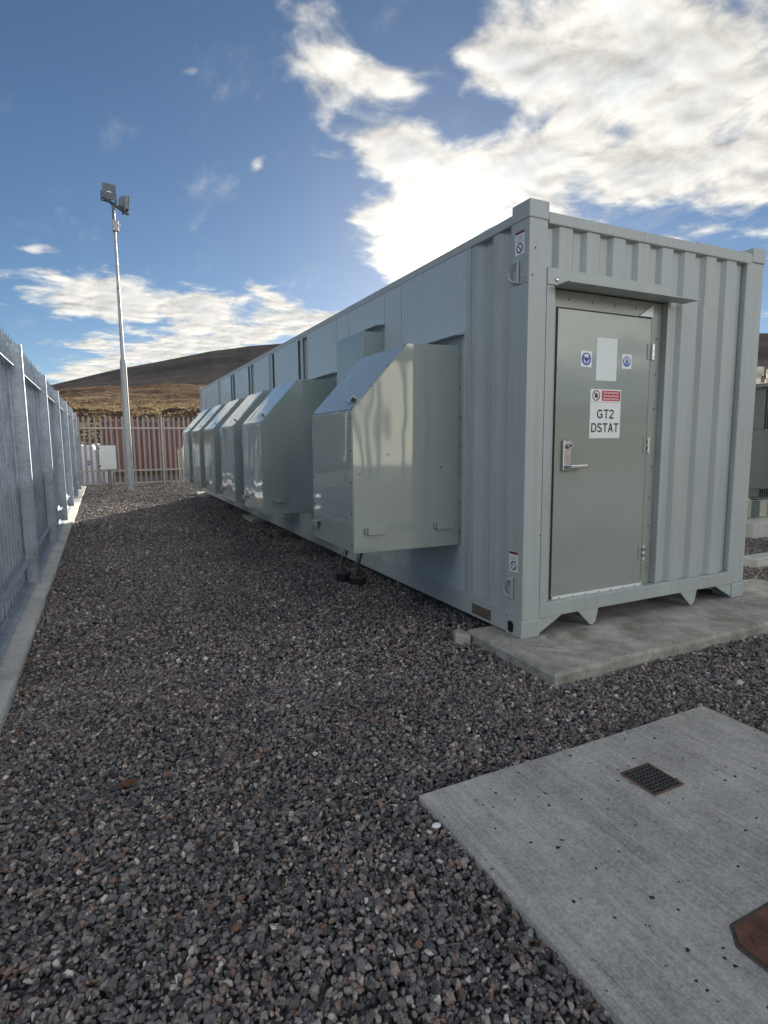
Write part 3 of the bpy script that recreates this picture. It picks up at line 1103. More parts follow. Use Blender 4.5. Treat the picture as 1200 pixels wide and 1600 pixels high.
for i in range(NP):
    y = 1.06 + step * i
    if pm is None:
        pm = pale_mb(0.0, 2.49 + 0.03, 0.078).build('pale', fence, loc=(0, 0, 0), fix=False)
        ob = pm
    else:
        ob = pm.copy()
        COL.objects.link(ob)
    ob.location = Vector((FX, y, -0.03)) - wloc(fence)
    ob.rotation_euler = (rng.normal() * 0.001, rng.normal() * 0.003, rng.normal() * 0.02)

BY = 19.25
bfence = thing('palisade_fence', (-0.5, BY, -0.1), 'weathered grey palisade fence across the far end with gaps between its pales', 'fence')
pm2 = None
x = -3.2
k = 0
while x < 3.4:
    if pm2 is None:
        mb = pale_mb(0.0, 2.42, 0.075)
        mb.mats = ['galv_pale']
        pm2 = mb.build('pale', bfence, loc=(0, 0, 0), fix=False)
        ob = pm2
    else:
        ob = pm2.copy()
        COL.objects.link(ob)
    ob.location = Vector((x, BY, -0.08)) - wloc(bfence)
    ob.rotation_euler = (rng.normal() * 0.003, rng.normal() * 0.004, -math.pi / 2 + rng.normal() * 0.02)
    x += 0.171
    k += 1
for zb in (1.90, 0.42, -0.02):
    mb = MB()
    mb.prism([(BY - 0.080, zb), (BY - 0.029, zb), (BY - 0.029, zb + 0.05), (BY - 0.035, zb + 0.05), (BY - 0.035, zb + 0.006), (BY - 0.080, zb + 0.006)], 0, -3.28, 3.4, 'galv_pale')
    mb.build('rail', bfence)
for px in (-0.55, 2.2):
    ibeam(px, BY - 0.09, 0.10, 0.05, -0.15, 2.3, along_x=False, key='galv_pale').build('post', bfence)


# ------------------------------------------------------------------ the grey container
L_, W_, H_ = 13.72, 2.438, 2.896
box = thing('shipping_container', (1.2, 6.86, 0.0), 'long grey green container with six ventilation hoods and a door in its near end', 'container')


def corrugation(u0, u1, period, top, slope, depth, first=None):
    """2D line u -> offset (0 proud, depth = recessed). Starts recessed."""
    pts = []
    u = u0 if first is None else first
    pts.append((u0, depth))
    while u < u1 - 1e-6:
        a = [(u, depth), (u + slope, 0.0), (u + slope + top, 0.0), (u + 2 * slope + top, depth)]
        if a[-1][0] > u1: break
        pts += a
        u += period
    pts.append((u1, depth))
    out = []
    for p in pts:
        if not out or (abs(p[0] - out[-1][0]) > 1e-5): out.append(p)
    return out


# side wall (x = 0 side): corrugated sheet behind the flat panels
def sheet(line, axis, base, sgn, z0, z1, key, name):
    mb = MB()
    vs, fs = [], []
    for (u, o) in line:
        for zz in (z0, z1):
            vs.append((base + sgn * o, u, zz) if axis == 'x' else (u, base + sgn * o, zz))
    for i in range(len(line) - 1):
        fs.append((2 * i, 2 * i + 2, 2 * i + 3, 2 * i + 1))
    mb.add(vs, fs, key)
    return mb.build(name, box, bevel=0.006, fix=False)


line = corrugation(0.185, 13.53, 0.272, 0.07, 0.068, 0.036, 0.25)
sheet(line, 'x', 0.008, 1, 0.168, 2.83, 'body', 'side_wall')
line = corrugation(0.15, 2.29, 0.2465, 0.116, 0.034, 0.036, 0.2265)
# end wall in two pieces: above the door opening and right of it
top_line = [p for p in line]
sheet(top_line, 'y', 0.012, 1, 2.40, 2.775, 'body', 'end_wall')
right_line = [(1.335, 0.036)] + [p for p in line if p[0] > 1.36] if False else corrugation(1.332, 2.29, 0.2465, 0.116, 0.034, 0.036, 0.2265 + 0.2465 * 5 - 0.0)
right_line = [(1.332, 0.0)] + [p for p in line if p[0] > 1.345]
sheet(right_line, 'y', 0.012, 1, 0.238, 2.40, 'body', 'end_wall')
mb = MB()
mb.box(W_ - 0.05, W_ - 0.01, 0.15, L_ - 0.15, 0.1, 2.85, 'body')
mb.build('side_wall', box)
mb = MB()
mb.box(0.1, W_ - 0.1, L_ - 0.05, L_ - 0.01, 0.1, 2.85, 'body')
mb.build('end_wall', box)
mb = MB()
mb.box(0.03, W_ - 0.03, 0.03, L_ - 0.03, 2.80, 2.832, 'body')
mb.build('roof', box)
mb = MB()
mb.box(0.06, W_ - 0.06, 0.12, L_ - 0.06, 0.10, 0.16, 'frame')
mb.build('floor_pan', box)

# posts, castings, rails
for (xa, xb) in ((0.0, 0.150), (W_ - 0.218, W_)):
    for (ya, yb) in ((0.0, 0.185), (L_ - 0.185, L_)):
        mb = MB()
        if ya == 0.0:
            # pressed corner post: front leg, side leg with a soft outer corner
            if xa == 0.0:
                mb.prism([(0.0, 0.0), (0.150, 0.0), (0.150, 0.05), (0.06, 0.06), (0.05, 0.185), (0.0, 0.185)], 2, 0.128, 2.782, 'body')
            else:
                mb.prism([(W_ - 0.218, 0.0), (W_, 0.0), (W_, 0.185), (W_ - 0.05, 0.185), (W_ - 0.06, 0.06), (W_ - 0.218, 0.05)], 2, 0.128, 2.782, 'body')
        else:
            mb.box(xa, xb, ya, yb, 0.128, 2.782, 'body')
        if ya == 0.0 and xa == 0.0:
            for q in ((0.05, -0.001, 2.60), (0.145, -0.001, 0.72), (0.03, -0.001, 2.43)): mb.dome(q, (0, -1, 0), 0.007, 'dark_screw')
            for q in ((-0.001, 0.055, 2.40), (-0.001, 0.035, 2.42), (-0.001, 0.07, 2.385), (-0.001, 0.02, 2.385)): mb.dome(q, (-1, 0, 0), 0.006, 'dark_screw')
        mb.build('corner_post', box, bevel=0.012, seg=3)
e = 0.005
for xa, xb in ((-e, 0.158), (W_ - 0.158, W_ + e)):
    for ya, yb in ((-e, 0.175), (L_ - 0.175, L_ + e)):
        for za, zb in ((0.0, 0.128), (2.782, H_)):
            mb = MB()
            mb.box(xa, xb, ya, yb, za, zb, 'body')
            if za == 0.0 and xa < 0 and ya < 0:
                # the oval handling hole, its inner shade painted as a flat black patch
                ring = [(-e - 0.0025, 0.112 + 0.026 * math.cos(2 * math.pi * i / 20), 0.062 + (0.020 * math.sin(2 * math.pi * i / 20) + (0.018 if i < 10 else -0.018))) for i in range(20)]
                mb.poly(ring, 'hole_shade')
                ring2 = [(-e - 0.0035, 0.112 + 0.031 * math.cos(2 * math.pi * i / 20), 0.062 + (0.025 * math.sin(2 * math.pi * i / 20) + (0.018 if i < 10 else -0.018))) for i in range(20)]
                mb.add(ring + ring2, [(i, (i + 1) % 20, 20 + (i + 1) % 20, 20 + i) for i in range(20)], 'dark_screw')
            mb.build('corner_casting', box, bevel=0.008, seg=2)
mb = MB()
mb.box(-0.003, 0.06, 0.175, L_ - 0.175, 2.785, 2.846, 'body')
mb.build('top_rail', box, bevel=0.006)
mb = MB()
mb.box(W_ - 0.06, W_ + 0.003, 0.175, L_ - 0.175, 2.785, 2.846, 'body')
mb.build('top_rail', box, bevel=0.006)
mb = MB()
mb.box(0.158, W_ - 0.158, -0.002, 0.06, 2.765, 2.838, 'body')
mb.build('top_rail', box, bevel=0.008, seg=3)
mb = MB()
mb.tube([(1.62, 0.02, 2.842), (2.28, 0.02, 2.842)], 0.012, 'body')
mb.build('conduit', box)
mb = MB()
mb.box(-0.004, 0.05, 0.175, L_ - 0.175, 0.014, 0.168, 'body')
# welded lip
mb.box(-0.007, -0.004, 0.20, 0.72, 0.150, 0.165, 'body')
for i in range(9): mb.dome((-0.004, 0.178 + 0.012 * math.sin(i * 2.1), 0.025 + 0.014 * i), (-1, 0, 0), 0.008, 'body')
mb.build('bottom_rail', box, bevel=0.004)
mb = MB()
mb.box(W_ - 0.05, W_ + 0.004, 0.175, L_ - 0.175, 0.014, 0.168, 'body')
mb.build('bottom_rail', box, bevel=0.004)
mb = MB()
mb.box(0.150, W_ - 0.150, -0.004, 0.08, 0.128, 0.236, 'body')
mb.build('bottom_rail', box, bevel=0.007, seg=3)
mb = MB()
mb.box(-0.0075, -0.0045, 0.345, 0.585, 0.035, 0.115, 'oldplate')
for i in range(4):
    for j in range(3): mb.box(-0.0085, -0.0075, 0.37 + 0.05 * i, 0.405 + 0.05 * i, 0.05 + 0.018 * j, 0.057 + 0.018 * j, 'rust')
tag(mb.build('data_plate', box), 'corroded brown data plate on the grey rail')
# gussets and hanging brackets under the front rail
for pts in ([(0.150, 0.128), (0.37, 0.128), (0.165, 0.02), (0.150, 0.02)], [(W_ - 0.15, 0.128), (W_ - 0.15, 0.02), (W_ - 0.165, 0.02), (W_ - 0.37, 0.128)]):
    mb = MB()
    mb.prism(pts, 1, 0.006, 0.018, 'body')
    mb.build('gusset', box)
for xc in (0.655, 1.765):
    mb = MB()
    mb.prism([(xc - 0.135, 0.128), (xc + 0.065, 0.128), (xc + 0.04, 0.03), (xc + 0.012, 0.008), (xc - 0.012, 0.012)], 1, 0.002, 0.012, 'body')
    mb.box(xc + 0.01, xc + 0.02, 0.012, 0.5, 0.03, 0.128, 'body')
    mb.build('bracket', box)

# flat cover panels over the sheet, with gaps where the sheet shows
for (ya, yb, za, zb) in ((0.697, 1.745, 0.168, 2.783), (1.752, 2.098, 0.50, 2.783), (2.106, 2.995, 0.50, 2.783), (3.003, 3.355, 0.50, 2.783), (3.363, 4.42, 0.45, 2.783),
                         (4.84, 6.02, 0.45, 2.783), (6.37, 7.40, 0.45, 2.783), (7.86, 9.02, 0.45, 2.783), (9.47, 10.62, 0.45, 2.783), (10.93, 13.42, 0.168, 2.783)):
    mb = MB()
    mb.box(-0.0035, 0.006, ya, yb, za, zb, 'panel')
    if ya < 1: 
        for q in range(12): mb.dome((-0.0035, ya + 0.012, 0.3 + q * 0.21), (-1, 0, 0), 0.006, 'screw')
    ob = mb.build('cover_panel', box, bevel=0.0015)
mb = MB()
mb.box(-0.0045, 0.009, 0.652, 0.6965, 0.17, 2.783, 'body')
for i in range(14): mb.dome((-0.0045, 0.674, 0.26 + i * 0.188), (-1, 0, 0), 0.006, 'screw')
mb.build('edge_trim', box, bevel=0.002)
# window-slot battens in the recesses between the panels
for ya, yb in ((4.42, 4.84), (6.02, 6.37), (7.40, 7.86), (9.02, 9.47), (10.62, 10.93)):
    mb = MB()
    yc = ya + (yb - ya) * 0.62
    mb.box(0.0, 0.006, yc - 0.055, yc + 0.055, 2.1, 2.76, 'body')
    mb.box(-0.0025, 0.006, ya + 0.002, yb - 0.002, 2.762, 2.783, 'body')
    mb.build('batten', box)
# the far panel carries old notices
mb = MB()
for (yy, zz, a, b_) in ((11.3, 2.55, .22, .05), (11.75, 2.5, .16, .2), (12.2, 2.56, .2, .12), (11.5, 2.2, .5, .04), (12.6, 2.3, .25, .25)):
    mb.box(-0.0055, -0.0036, yy, yy + a, zz, zz + b_, 'greyink')
mb.build('notice', box)


# ventilation hoods ---------------------------------------------------------
def hood(parent, y, wd):
    h = bpy.data.objects.new('ventilation_hood', None)
    h.empty_display_size = 0.1
    COL.objects.link(h)
    h.parent = parent
    h.location = Vector((0.0, y, 0.0)) - wloc(parent)
    prof = [(-0.006, 0.548), (-0.92, 0.558), (-0.92, 1.595), (-0.468, 2.088), (-0.006, 2.098)]
    mb = MB()
    mb.prism(prof, 1, y, y + wd, 'hood')
    # folded wall flanges with their screws
    mb.box(-0.012, -0.0045, y - 0.032, y - 0.001, 0.56, 2.10, 'hood')
    mb.box(-0.012, -0.0045, y + wd + 0.001, y + wd + 0.032, 0.56, 2.10, 'hood')
    for i in range(7): mb.dome((-0.013, y - 0.017, 0.66 + 0.225 * i), (-1, 0, 0), 0.009, 'dark_screw')
    for q in ((-0.4, 1.41, 'screw'), (-0.32, 1.405, 'screw'), (-0.635, 1.28, 'screw'), (-0.87, 1.14, 'screw'), (-0.18, 1.17, 'dark_screw'), (-0.07, 0.93, 'screw')):
        mb.dome((q[0], y - 0.0005, q[1]), (0, -1, 0), 0.008, q[2])
    mb.build('casing', h, bevel=0.006, seg=2)
    # front and slope sheets lapped over the casing
    mb = MB()
    mb.box(-0.9255, -0.921, y + 0.004, y + wd - 0.004, 0.566, 1.588, 'hood')
    for i in range(5):
        for yy in (y + 0.022, y + wd - 0.022): mb.dome((-0.926, yy, 0.62 + 0.23 * i), (-1, 0, 0), 0.009, 'dark_screw')
    mb.dome((-0.926, y + wd * 0.45, 1.02), (-1, 0, 0), 0.008, 'dark_screw')
    mb.dome((-0.926, y + 0.09, 1.0), (-1, 0, 0), 0.008, 'screw')
    mb.build('front_sheet', h, bevel=0.0015)
    mb = MB()
    nx, nz = -(2.088 - 1.595), (-0.468 + 0.92)
    ln = math.hypot(nx, nz)
    nx, nz = nx / ln, nz / ln
    def sl(t_, o): return (-0.92 + 0.452 * t_ + nx * o, 1.595 + 0.493 * t_ + nz * o)
    mb.prism([sl(0.012, 0.001), sl(0.988, 0.001), sl(0.988, 0.0055), sl(0.012, 0.0055)], 1, y + 0.004, y + wd - 0.004, 'hood')
    for t_ in (0.03, 0.35, 0.66, 0.97):
        p = sl(t_, 0.0055)
        for yy in (y + 0.022, y + wd - 0.022): mb.dome((p[0], yy, p[1]), (nx, 0, nz), 0.009, 'dark_screw')
    mb.build('slope_sheet', h, bevel=0.0015)

    def clip(name, pts):
        m_ = MB()
        for a in pts: m_.box(*a)
        m_.build(name, h, bevel=0.003)
    clip('lifting_lug', [(-0.82, -0.68, y - 0.034, y - 0.028, 0.69, 0.745, 'hood'), (-0.82, -0.68, y - 0.030, y - 0.0005, 0.739, 0.745, 'hood'), (-0.835, -0.82, y - 0.022, y - 0.0005, 0.70, 0.742, 'frame')])
    clip('lifting_lug', [(-0.235, -0.09, y - 0.034, y - 0.028, 0.69, 0.745, 'hood'), (-0.235, -0.09, y - 0.030, y - 0.0005, 0.739, 0.745, 'hood'), (-0.25, -0.235, y - 0.022, y - 0.0005, 0.70, 0.742, 'frame')])
    clip('lifting_lug', [(-0.962, -0.956, y + wd - 0.17, y + wd - 0.03, 0.665, 0.72, 'hood'), (-0.96, -0.926, y + wd - 0.17, y + wd - 0.03, 0.714, 0.72, 'hood')])
    m_ = MB()
    a, b_ = sl(0.07, 0.006), sl(0.16, 0.006)
    c, d = sl(0.16, 0.042), sl(0.07, 0.042)
    m_.prism([d, c, (c[0] + nx * .005, c[1] + nz * .005), (d[0] + nx * .005, d[1] + nz * .005)], 1, y + 0.06, y + 0.17, 'hood')
    m_.prism([b_, c, (c[0] - .005, c[1] - .004), (b_[0] - .005, b_[1] - .004)], 1, y + 0.06, y + 0.17, 'hood')
    m_.build('lifting_lug', h, bevel=0.001)
    # rain flashing over the top
    m_ = MB()
    m_.prism([(-0.0045, 2.175), (-0.0045, 2.205), (-0.012, 2.205), (-0.012, 2.183), (-0.10, 2.170), (-0.10, 2.162)], 1, y - 0.05, y + wd + 0.05, 'panel')
    for i in range(4): m_.dome((-0.0125, y + 0.0 + i * wd / 3, 2.195), (-1, 0, 0), 0.007, 'screw')
    m_.build('flashing', h)
    return h


hood(box, 0.772, 0.865)
h2 = hood(box, 3.385, 0.955)
for y in (4.895, 6.435, 7.925, 9.40):
    c = copy_tree(h2, box)
    c.location = Vector((0.0, y, 0.0)) - wloc(box)
# shallow box between the first two hoods
mb = MB()
mb.box(-0.228, -0.0045, 2.125, 2.80, 1.45, 2.425, 'hood')
mb.prism([(-0.0045, 2.49), (-0.0045, 2.52), (-0.012, 2.52), (-0.012, 2.50), (-0.10, 2.487), (-0.10, 2.479)], 1, 2.09, 2.84, 'panel')
for i in range(3): mb.dome((-0.0125, 2.15 + i * 0.3, 2.512), (-1, 0, 0), 0.007, 'screw')
mb.build('vent_box', box, bevel=0.005)

# door end ---------------------------------------------------------------------
mb = MB()
mb.box(0.152, 0.222, -0.003, 0.07, 0.237, 2.384, 'body')                # left jamb
mb.box(0.152, 1.365, -0.008, 0.05, 2.386, 2.492, 'body')                # header plate
mb.box(1.3285, 1.334, 0.010, 0.066, 0.238, 2.384, 'body')               # right reveal
mb.box(0.222, 1.3285, 0.062, 0.072, 0.237, 2.384, 'frame')              # recessed frame plate
for xx in (0.40, 0.62, 0.84, 1.05): mb.dome((xx, 0.0615, 2.325), (0, -1, 0), 0.008, 'dark_screw')
for zz in (2.12, 1.86, 1.6, 1.16, 0.92, 0.7, 0.36): mb.dome((1.285, 0.0615, zz), (0, -1, 0), 0.008, 'dark_screw')
mb.prism([(1.08, 2.272), (1.222, 2.272), (1.222, 2.36)], 1, 0.050, 0.0615, 'plate')
mb.build('door_frame', box, bevel=0.002)
mb = MB()
mb.prism([(0.215, 2.386), (1.475, 2.386), (1.475, 2.379), (0.215, 2.379)], 1, -0.135, -0.008, 'body')
mb.box(0.215, 1.475, -0.137, -0.135, 2.377, 2.386, 'body')
mb.dome((0.23, -0.01, 2.42), (0, -1, 0), 0.016, 'chrome')
mb.build('door_canopy', box, bevel=0.001)
dr = bpy.data.objects.new('door', None)
COL.objects.link(dr)
dr.parent = box
dr.location = Vector((0.76, 0.055, 0.23)) - wloc(box)
mb = MB()
mb.box(0.292, 1.219, 0.0575, 0.0618, 0.222, 2.27, 'seal')
mb.build('seal', dr)
mb = MB()
mb.box(0.302, 1.211, 0.0525, 0.0574, 0.228, 2.260, 'door')
mb.build('leaf', dr, bevel=0.003)
mb = MB()
mb.box(0.302, 1.211, 0.040, 0.0524, 0.222, 0.252, 'alu')
mb.box(0.302, 1.211, 0.034, 0.041, 0.220, 0.226, 'alu')
for i in range(7): mb.dome((0.37 + i * 0.128, 0.0398, 0.240), (0, -1, 0), 0.006, 'dark_screw')
mb.build('sill_strip', dr, bevel=0.001)
mb = MB()
mb.box(0.362, 0.438, 0.028, 0.0524, 1.158, 1.372, 'chrome')
mb.tube([(0.408, 0.0285, 1.332), (0.408, 0.010, 1.332)], 0.021, 'chrome', 16)
mb.tube([(0.408, 0.0100, 1.332), (0.408, 0.0085, 1.332)], 0.010, 'ink', 12)
mb.tube([(0.402, 0.0285, 1.186), (0.402, -0.018, 1.186)], 0.014, 'chrome', 14)
mb.build('lock_plate', dr, bevel=0.004)
mb = MB()
mb.box(0.395, 0.545, -0.026, -0.010, 1.172, 1.200, 'chrome')
mb.build('handle', dr, bevel=0.006, seg=3)
for zz in (1.965, 1.27, 0.435):
    mb = MB()
    mb.box(1.176, 1.207, 0.0475, 0.0524, zz, zz + 0.115, 'frame')
    for i in range(5):
        mb.tube([(1.222, 0.044, zz + 0.001 + i * 0.023), (1.222, 0.044, zz + 0.022 + i * 0.023)], 0.011, 'chrome' if i % 2 else 'alu', 10)
    mb.box(1.2325, 1.256, 0.052, 0.0615, zz, zz + 0.115, 'chrome')
    mb.build('hinge', dr)

# signs -----------------------------------------------------------------
YS = 0.0525
U, V = Vector((1, 0, 0)), Vector((0, 0, 1))


def board(mb, x0, x1, z0, z1, key='white', y=YS, th=0.0022):
    mb.box(x0, x1, y - th, y - 0.0002, z0, z1, key)
    return y - th


def at(cx, cz, y):
    return lambda a, b_: (cx + a, y, cz + b_)


mb = MB()
y = board(mb, 0.665, 0.866, 1.792, 2.092, 'plate')
tag(mb.build('sign', dr), 'blank pale plate')
mb = MB()
y = board(mb, 0.620, 0.922, 1.382, 1.638)
y = board(mb, 0.620, 0.922, 1.638, 1.640, 'greyink')
YT = YS - 0.003
mb.strokes('GT' + '2', 0.066, 0.166, at(0.771, 1.556, YT), 'ink')
mb.strokes('DSTAT', 0.066, 0.270, at(0.771, 1.458, YT), 'ink')
tag(mb.build('sign', dr, fix=False), 'white plate reading GT2 DSTAT')
mb = MB()
y = board(mb, 0.620, 0.922, 1.641, 1.732)
y = board(mb, 0.730, 0.914, 1.650, 1.723, 'red', y=YS - 0.0022, th=0.0006)
for i, s in enumerate(('No Unauthorised', 'Persons Allowed', 'Beyond This Point')):
    mb.text(s, 0.019, at(0.822, 1.7085 - 0.0222 * i, YS - 0.0034), 'white', width=0.145 if i < 2 else 0.155, bold=0.0004)
cc = Vector((0.675, YS - 0.0026, 1.6865))
mb.disc(cc, U, V, 0.030, 0.038, 'darkred', 32)
# raised hand
for dx, hh in ((-0.012, 0.014), (-0.005, 0.019), (0.002, 0.018), (0.009, 0.013)):
    mb.box(cc.x + dx - 0.0028, cc.x + dx + 0.0028, cc.y - 0.0006, cc.y, cc.z - 0.003, cc.z + hh, 'ink')
mb.box(cc.x - 0.015, cc.x + 0.012, cc.y - 0.0006, cc.y, cc.z - 0.016, cc.z - 0.002, 'ink')
mb.poly([(cc.x + 0.010, cc.y - 0.0005, cc.z - 0.014), (cc.x + 0.020, cc.y - 0.0005, cc.z + 0.002), (cc.x + 0.016, cc.y - 0.0005, cc.z + 0.005), (cc.x + 0.008, cc.y - 0.0005, cc.z - 0.005)], 'ink')
s_ = 0.7071
mb.poly([cc + Vector((-0.030 * s_ - a * s_, -0.001, 0.030 * s_ - a * s_)) for a in (-0.003, 0.003)] + [cc + Vector((0.030 * s_ - a * s_, -0.001, -0.030 * s_ - a * s_)) for a in (0.003, -0.003)], 'darkred')
tag(mb.build('sign', dr, fix=False), 'red and white no entry notice')
# blue mandatory signs
for (xa, xb, za, zb, kind_) in ((0.517, 0.621, 1.880, 1.992, 'mask'), (0.918, 1.014, 1.886, 1.990, 'ear')):
    mb = MB()
    board(mb, xa, xb, za, zb)
    c = Vector(((xa + xb) / 2, YS - 0.0026, (za + zb) / 2))
    r = 0.044 if kind_ == 'mask' else 0.038
    mb.disc(c, U, V, 0, r, 'blue', 36)
    yk = Vector((0, -0.0006, 0))
    if kind_ == 'mask':
        mb.poly([c + yk + Vector((a * 0.024, 0, b_ * 0.034)) for a, b_ in ((-1, .25), (1, .25), (1, -.35), (.55, -.85), (-.55, -.85), (-1, -.35))], 'white')
        mb.disc(c + yk + Vector((0, 0, 0.012)), U, V, 0, 0.024, 'white', 20)
        mb.poly([c + yk * 2 + Vector((a * 0.025, 0, b_)) for a, b_ in ((-1, 0.016), (1, 0.016), (1, 0.011), (-1, 0.011))], 'blue')
        mb.poly([c + yk * 2 + Vector((a * 0.019, 0, b_ * 0.02)) for a, b_ in ((-1, .4), (1, .4), (.8, -.05), (.2, -.1), (0, .1), (-.2, -.1), (-.8, -.05))], 'blue')
        mb.poly([c + yk * 2 + Vector((a * 0.013, 0, b_ * 0.02)) for a, b_ in ((-1, -.45), (1, -.45), (.6, -1.2), (-.6, -1.2))], 'blue')
    else:
        mb.disc(c + yk, U, V, 0.022, 0.030, 'white', 24, 20, 160)
        for sx in (-1, 1):
            mb.poly([c + yk + Vector((sx * a, 0, b_)) for a, b_ in ((.016, .012), (.027, .010), (.027, -.012), (.016, -.014))], 'white')
        mb.poly([c + yk * 2 + Vector((a * 0.013, 0, b_ * 0.03)) for a, b_ in ((-1, .5), (1, .5), (1, -.3), (.5, -.85), (-.5, -.85), (-1, -.3))], 'white')
        mb.poly([c + yk * 3 + Vector((a * 0.010, 0, b_ * 0.03)) for a, b_ in ((-1, .35), (1, .35), (1, -.25), (.5, -.7), (-.5, -.7), (-1, -.25))], 'blue')
    tag(mb.build('sign', dr, fix=False), 'blue safety sign of a head in helmet and mask' if kind_ == 'mask' else 'blue safety sign of a head in ear defenders')

# warning stickers and lashing rings on the corner post -------------------
for (ya, yb, za, zb) in ((0.048, 0.138, 2.575, 2.725), (0.052, 0.142, 0.462, 0.605)):
    mb = MB()
    xs = -0.002
    mb.box(xs, xs + 0.0015, ya, yb, za, zb, 'white')
    xk = xs - 0.0006
    def R4(a, b_, c, d, key):
        mb.poly([(xk, a, c), (xk, b_, c), (xk, b_, d), (xk, a, d)], key)
    R4(ya, yb, zb - 0.020, zb - 0.002, 'darkred')
    for i in range(4): R4(ya + 0.012, yb - 0.014 - 0.006 * (i % 2), zb - 0.036 - 0.012 * i, zb - 0.030 - 0.012 * i, 'greyink')
    cc = Vector((xk, (ya + yb) / 2, za + 0.042))
    mb.disc(cc, Vector((0, 1, 0)), V, 0.024, 0.032, 'ink', 28)
    mb.poly([cc + Vector((0, a, b_)) for a, b_ in ((0.020, 0.015), (0.015, 0.020), (-0.020, -0.015), (-0.015, -0.020))], 'ink')
    mb.build('warning_sticker', box, fix=False)
for z0 in (2.40, 0.275):
    mb = MB()
    pts = []
    for i in range(13):
        a = RAD(-90 + 180 * i / 12)
        pts.append((-0.018 - 0.012 * math.cos(a), 0.110 + 0.062 * math.cos(a), z0 + 0.068 + 0.062 * math.sin(a)))
    pts = [(-0.001, 0.100, z0 + 0.008)] + pts + [(-0.001, 0.100, z0 + 0.128)]
    mb.tube(pts, 0.0085, 'body', 8)
    mb.tube([(-0.012, 0.098, z0 - 0.006), (-0.012, 0.098, z0 + 0.142)], 0.010, 'body', 8)
    mb.build('lashing_ring', box)

# cable pots under the first hood ------------------------------------------------
for (px, py, r, hh, lab) in ((-0.24, 2.30, 0.088, 0.075, 'black plastic pot with a dusty lid under the nearest hood, closer to the door'),
                             (-0.31, 2.52, 0.080, 0.085, 'black plastic pot half hidden behind another under the nearest hood')):
    t = thing('cable_pot', (px, py, GZ), lab, 'cable pot', 'black pots under the nearest hood')
    mb = MB()
    mb.tube([(px, py, GZ - 0.02), (px, py, GZ + hh * 0.7), (px, py, GZ + hh)], [r * 0.92, r, r], 'black', 20, smooth=False)
    mb.build('body', t)
    mb = MB()
    mb.tube([(px, py, GZ + hh), (px, py, GZ + hh + 0.012)], [r * 1.03, r * 0.98], 'lidbrown', 20, smooth=False)
    mb.build('lid', t)
    mb = MB()
    mb.tube([(px, py, GZ + hh + 0.01), (px + 0.005, py + 0.01, GZ + hh + 0.10), (px + 0.05, py + 0.02, 0.20), (px + 0.12, py + 0.03, 0.34), (px + 0.19, py + 0.03, 0.50)], 0.015, 'black', 10)
    mb.tube([(px - .03, py, GZ + hh + 0.01), (px - 0.03, py + 0.01, GZ + hh + 0.10), (px + 0.02, py + 0.02, 0.22), (px + 0.09, py + 0.03, 0.36), (px + 0.16, py + 0.03, 0.52)], 0.008, 'conduit', 8)
    mb.build('cable', t)

# ------------------------------------------------------------------ floodlight mast
PX, PY = -1.78, 16.6
mast = thing('floodlight_mast', (PX, PY, GZ), 'tall grey tapering steel mast with two floodlights standing in front of the far fence', 'lamp post')
mb = MB()
mb.tube([(PX, PY, -0.12), (PX, PY, 3.86), (PX, PY, 3.98)], [0.108, 0.090, 0.060], 'pole', 12, smooth=False)
mb.build('lower_sleeve', mast)
mb = MB()
mb.tube([(PX, PY, 3.97), (PX, PY, 6.0), (PX, PY, 6.02), (PX, PY, 7.85)], [0.055, 0.047, 0.040, 0.035], 'pole', 14)
mb.tube([(PX, PY, 5.98), (PX, PY, 6.05)], 0.050, 'pole', 14)
mb.build('upper_tube', mast)
mb = MB()
mb.tube([(PX, PY, 7.84), (PX, PY, 8.42)], 0.042, 'pole_dark', 12)
mb.build('spigot', mast)
mb = MB()
mb.box(PX - 0.06, PX + 0.11, PY - 0.16, PY - 0.04, 7.62, 7.92, 'pole')
mb.tube([(PX + 0.11, PY - 0.1, 7.80), (PX + 0.17, PY - 0.1, 7.80)], 0.035, 'white', 10)
mb.build('junction_box', mast, bevel=0.01)
ax = Vector((0.537, 0.843, 0)).normalized()
side = Vector((-ax.y, ax.x, 0))
pa = Vector((PX, PY, 8.42)) - ax * 0.55
pb_ = Vector((PX, PY, 8.42)) + ax * 0.80
mb = MB()
vs = []
for p in (pa, pb_):
    for s1, s2 in ((-1, -1), (1, -1), (1, 1), (-1, 1)): vs.append(p + side * 0.04 * s1 + Vector((0, 0, 0.03 * s2)))
mb.add(vs, [(0, 1, 2, 3), (4, 7, 6, 5), (0, 4, 5, 1), (1, 5, 6, 2), (2, 6, 7, 3), (3, 7, 4, 0)], 'pole_dark')
mb.build('crossarm', mast)


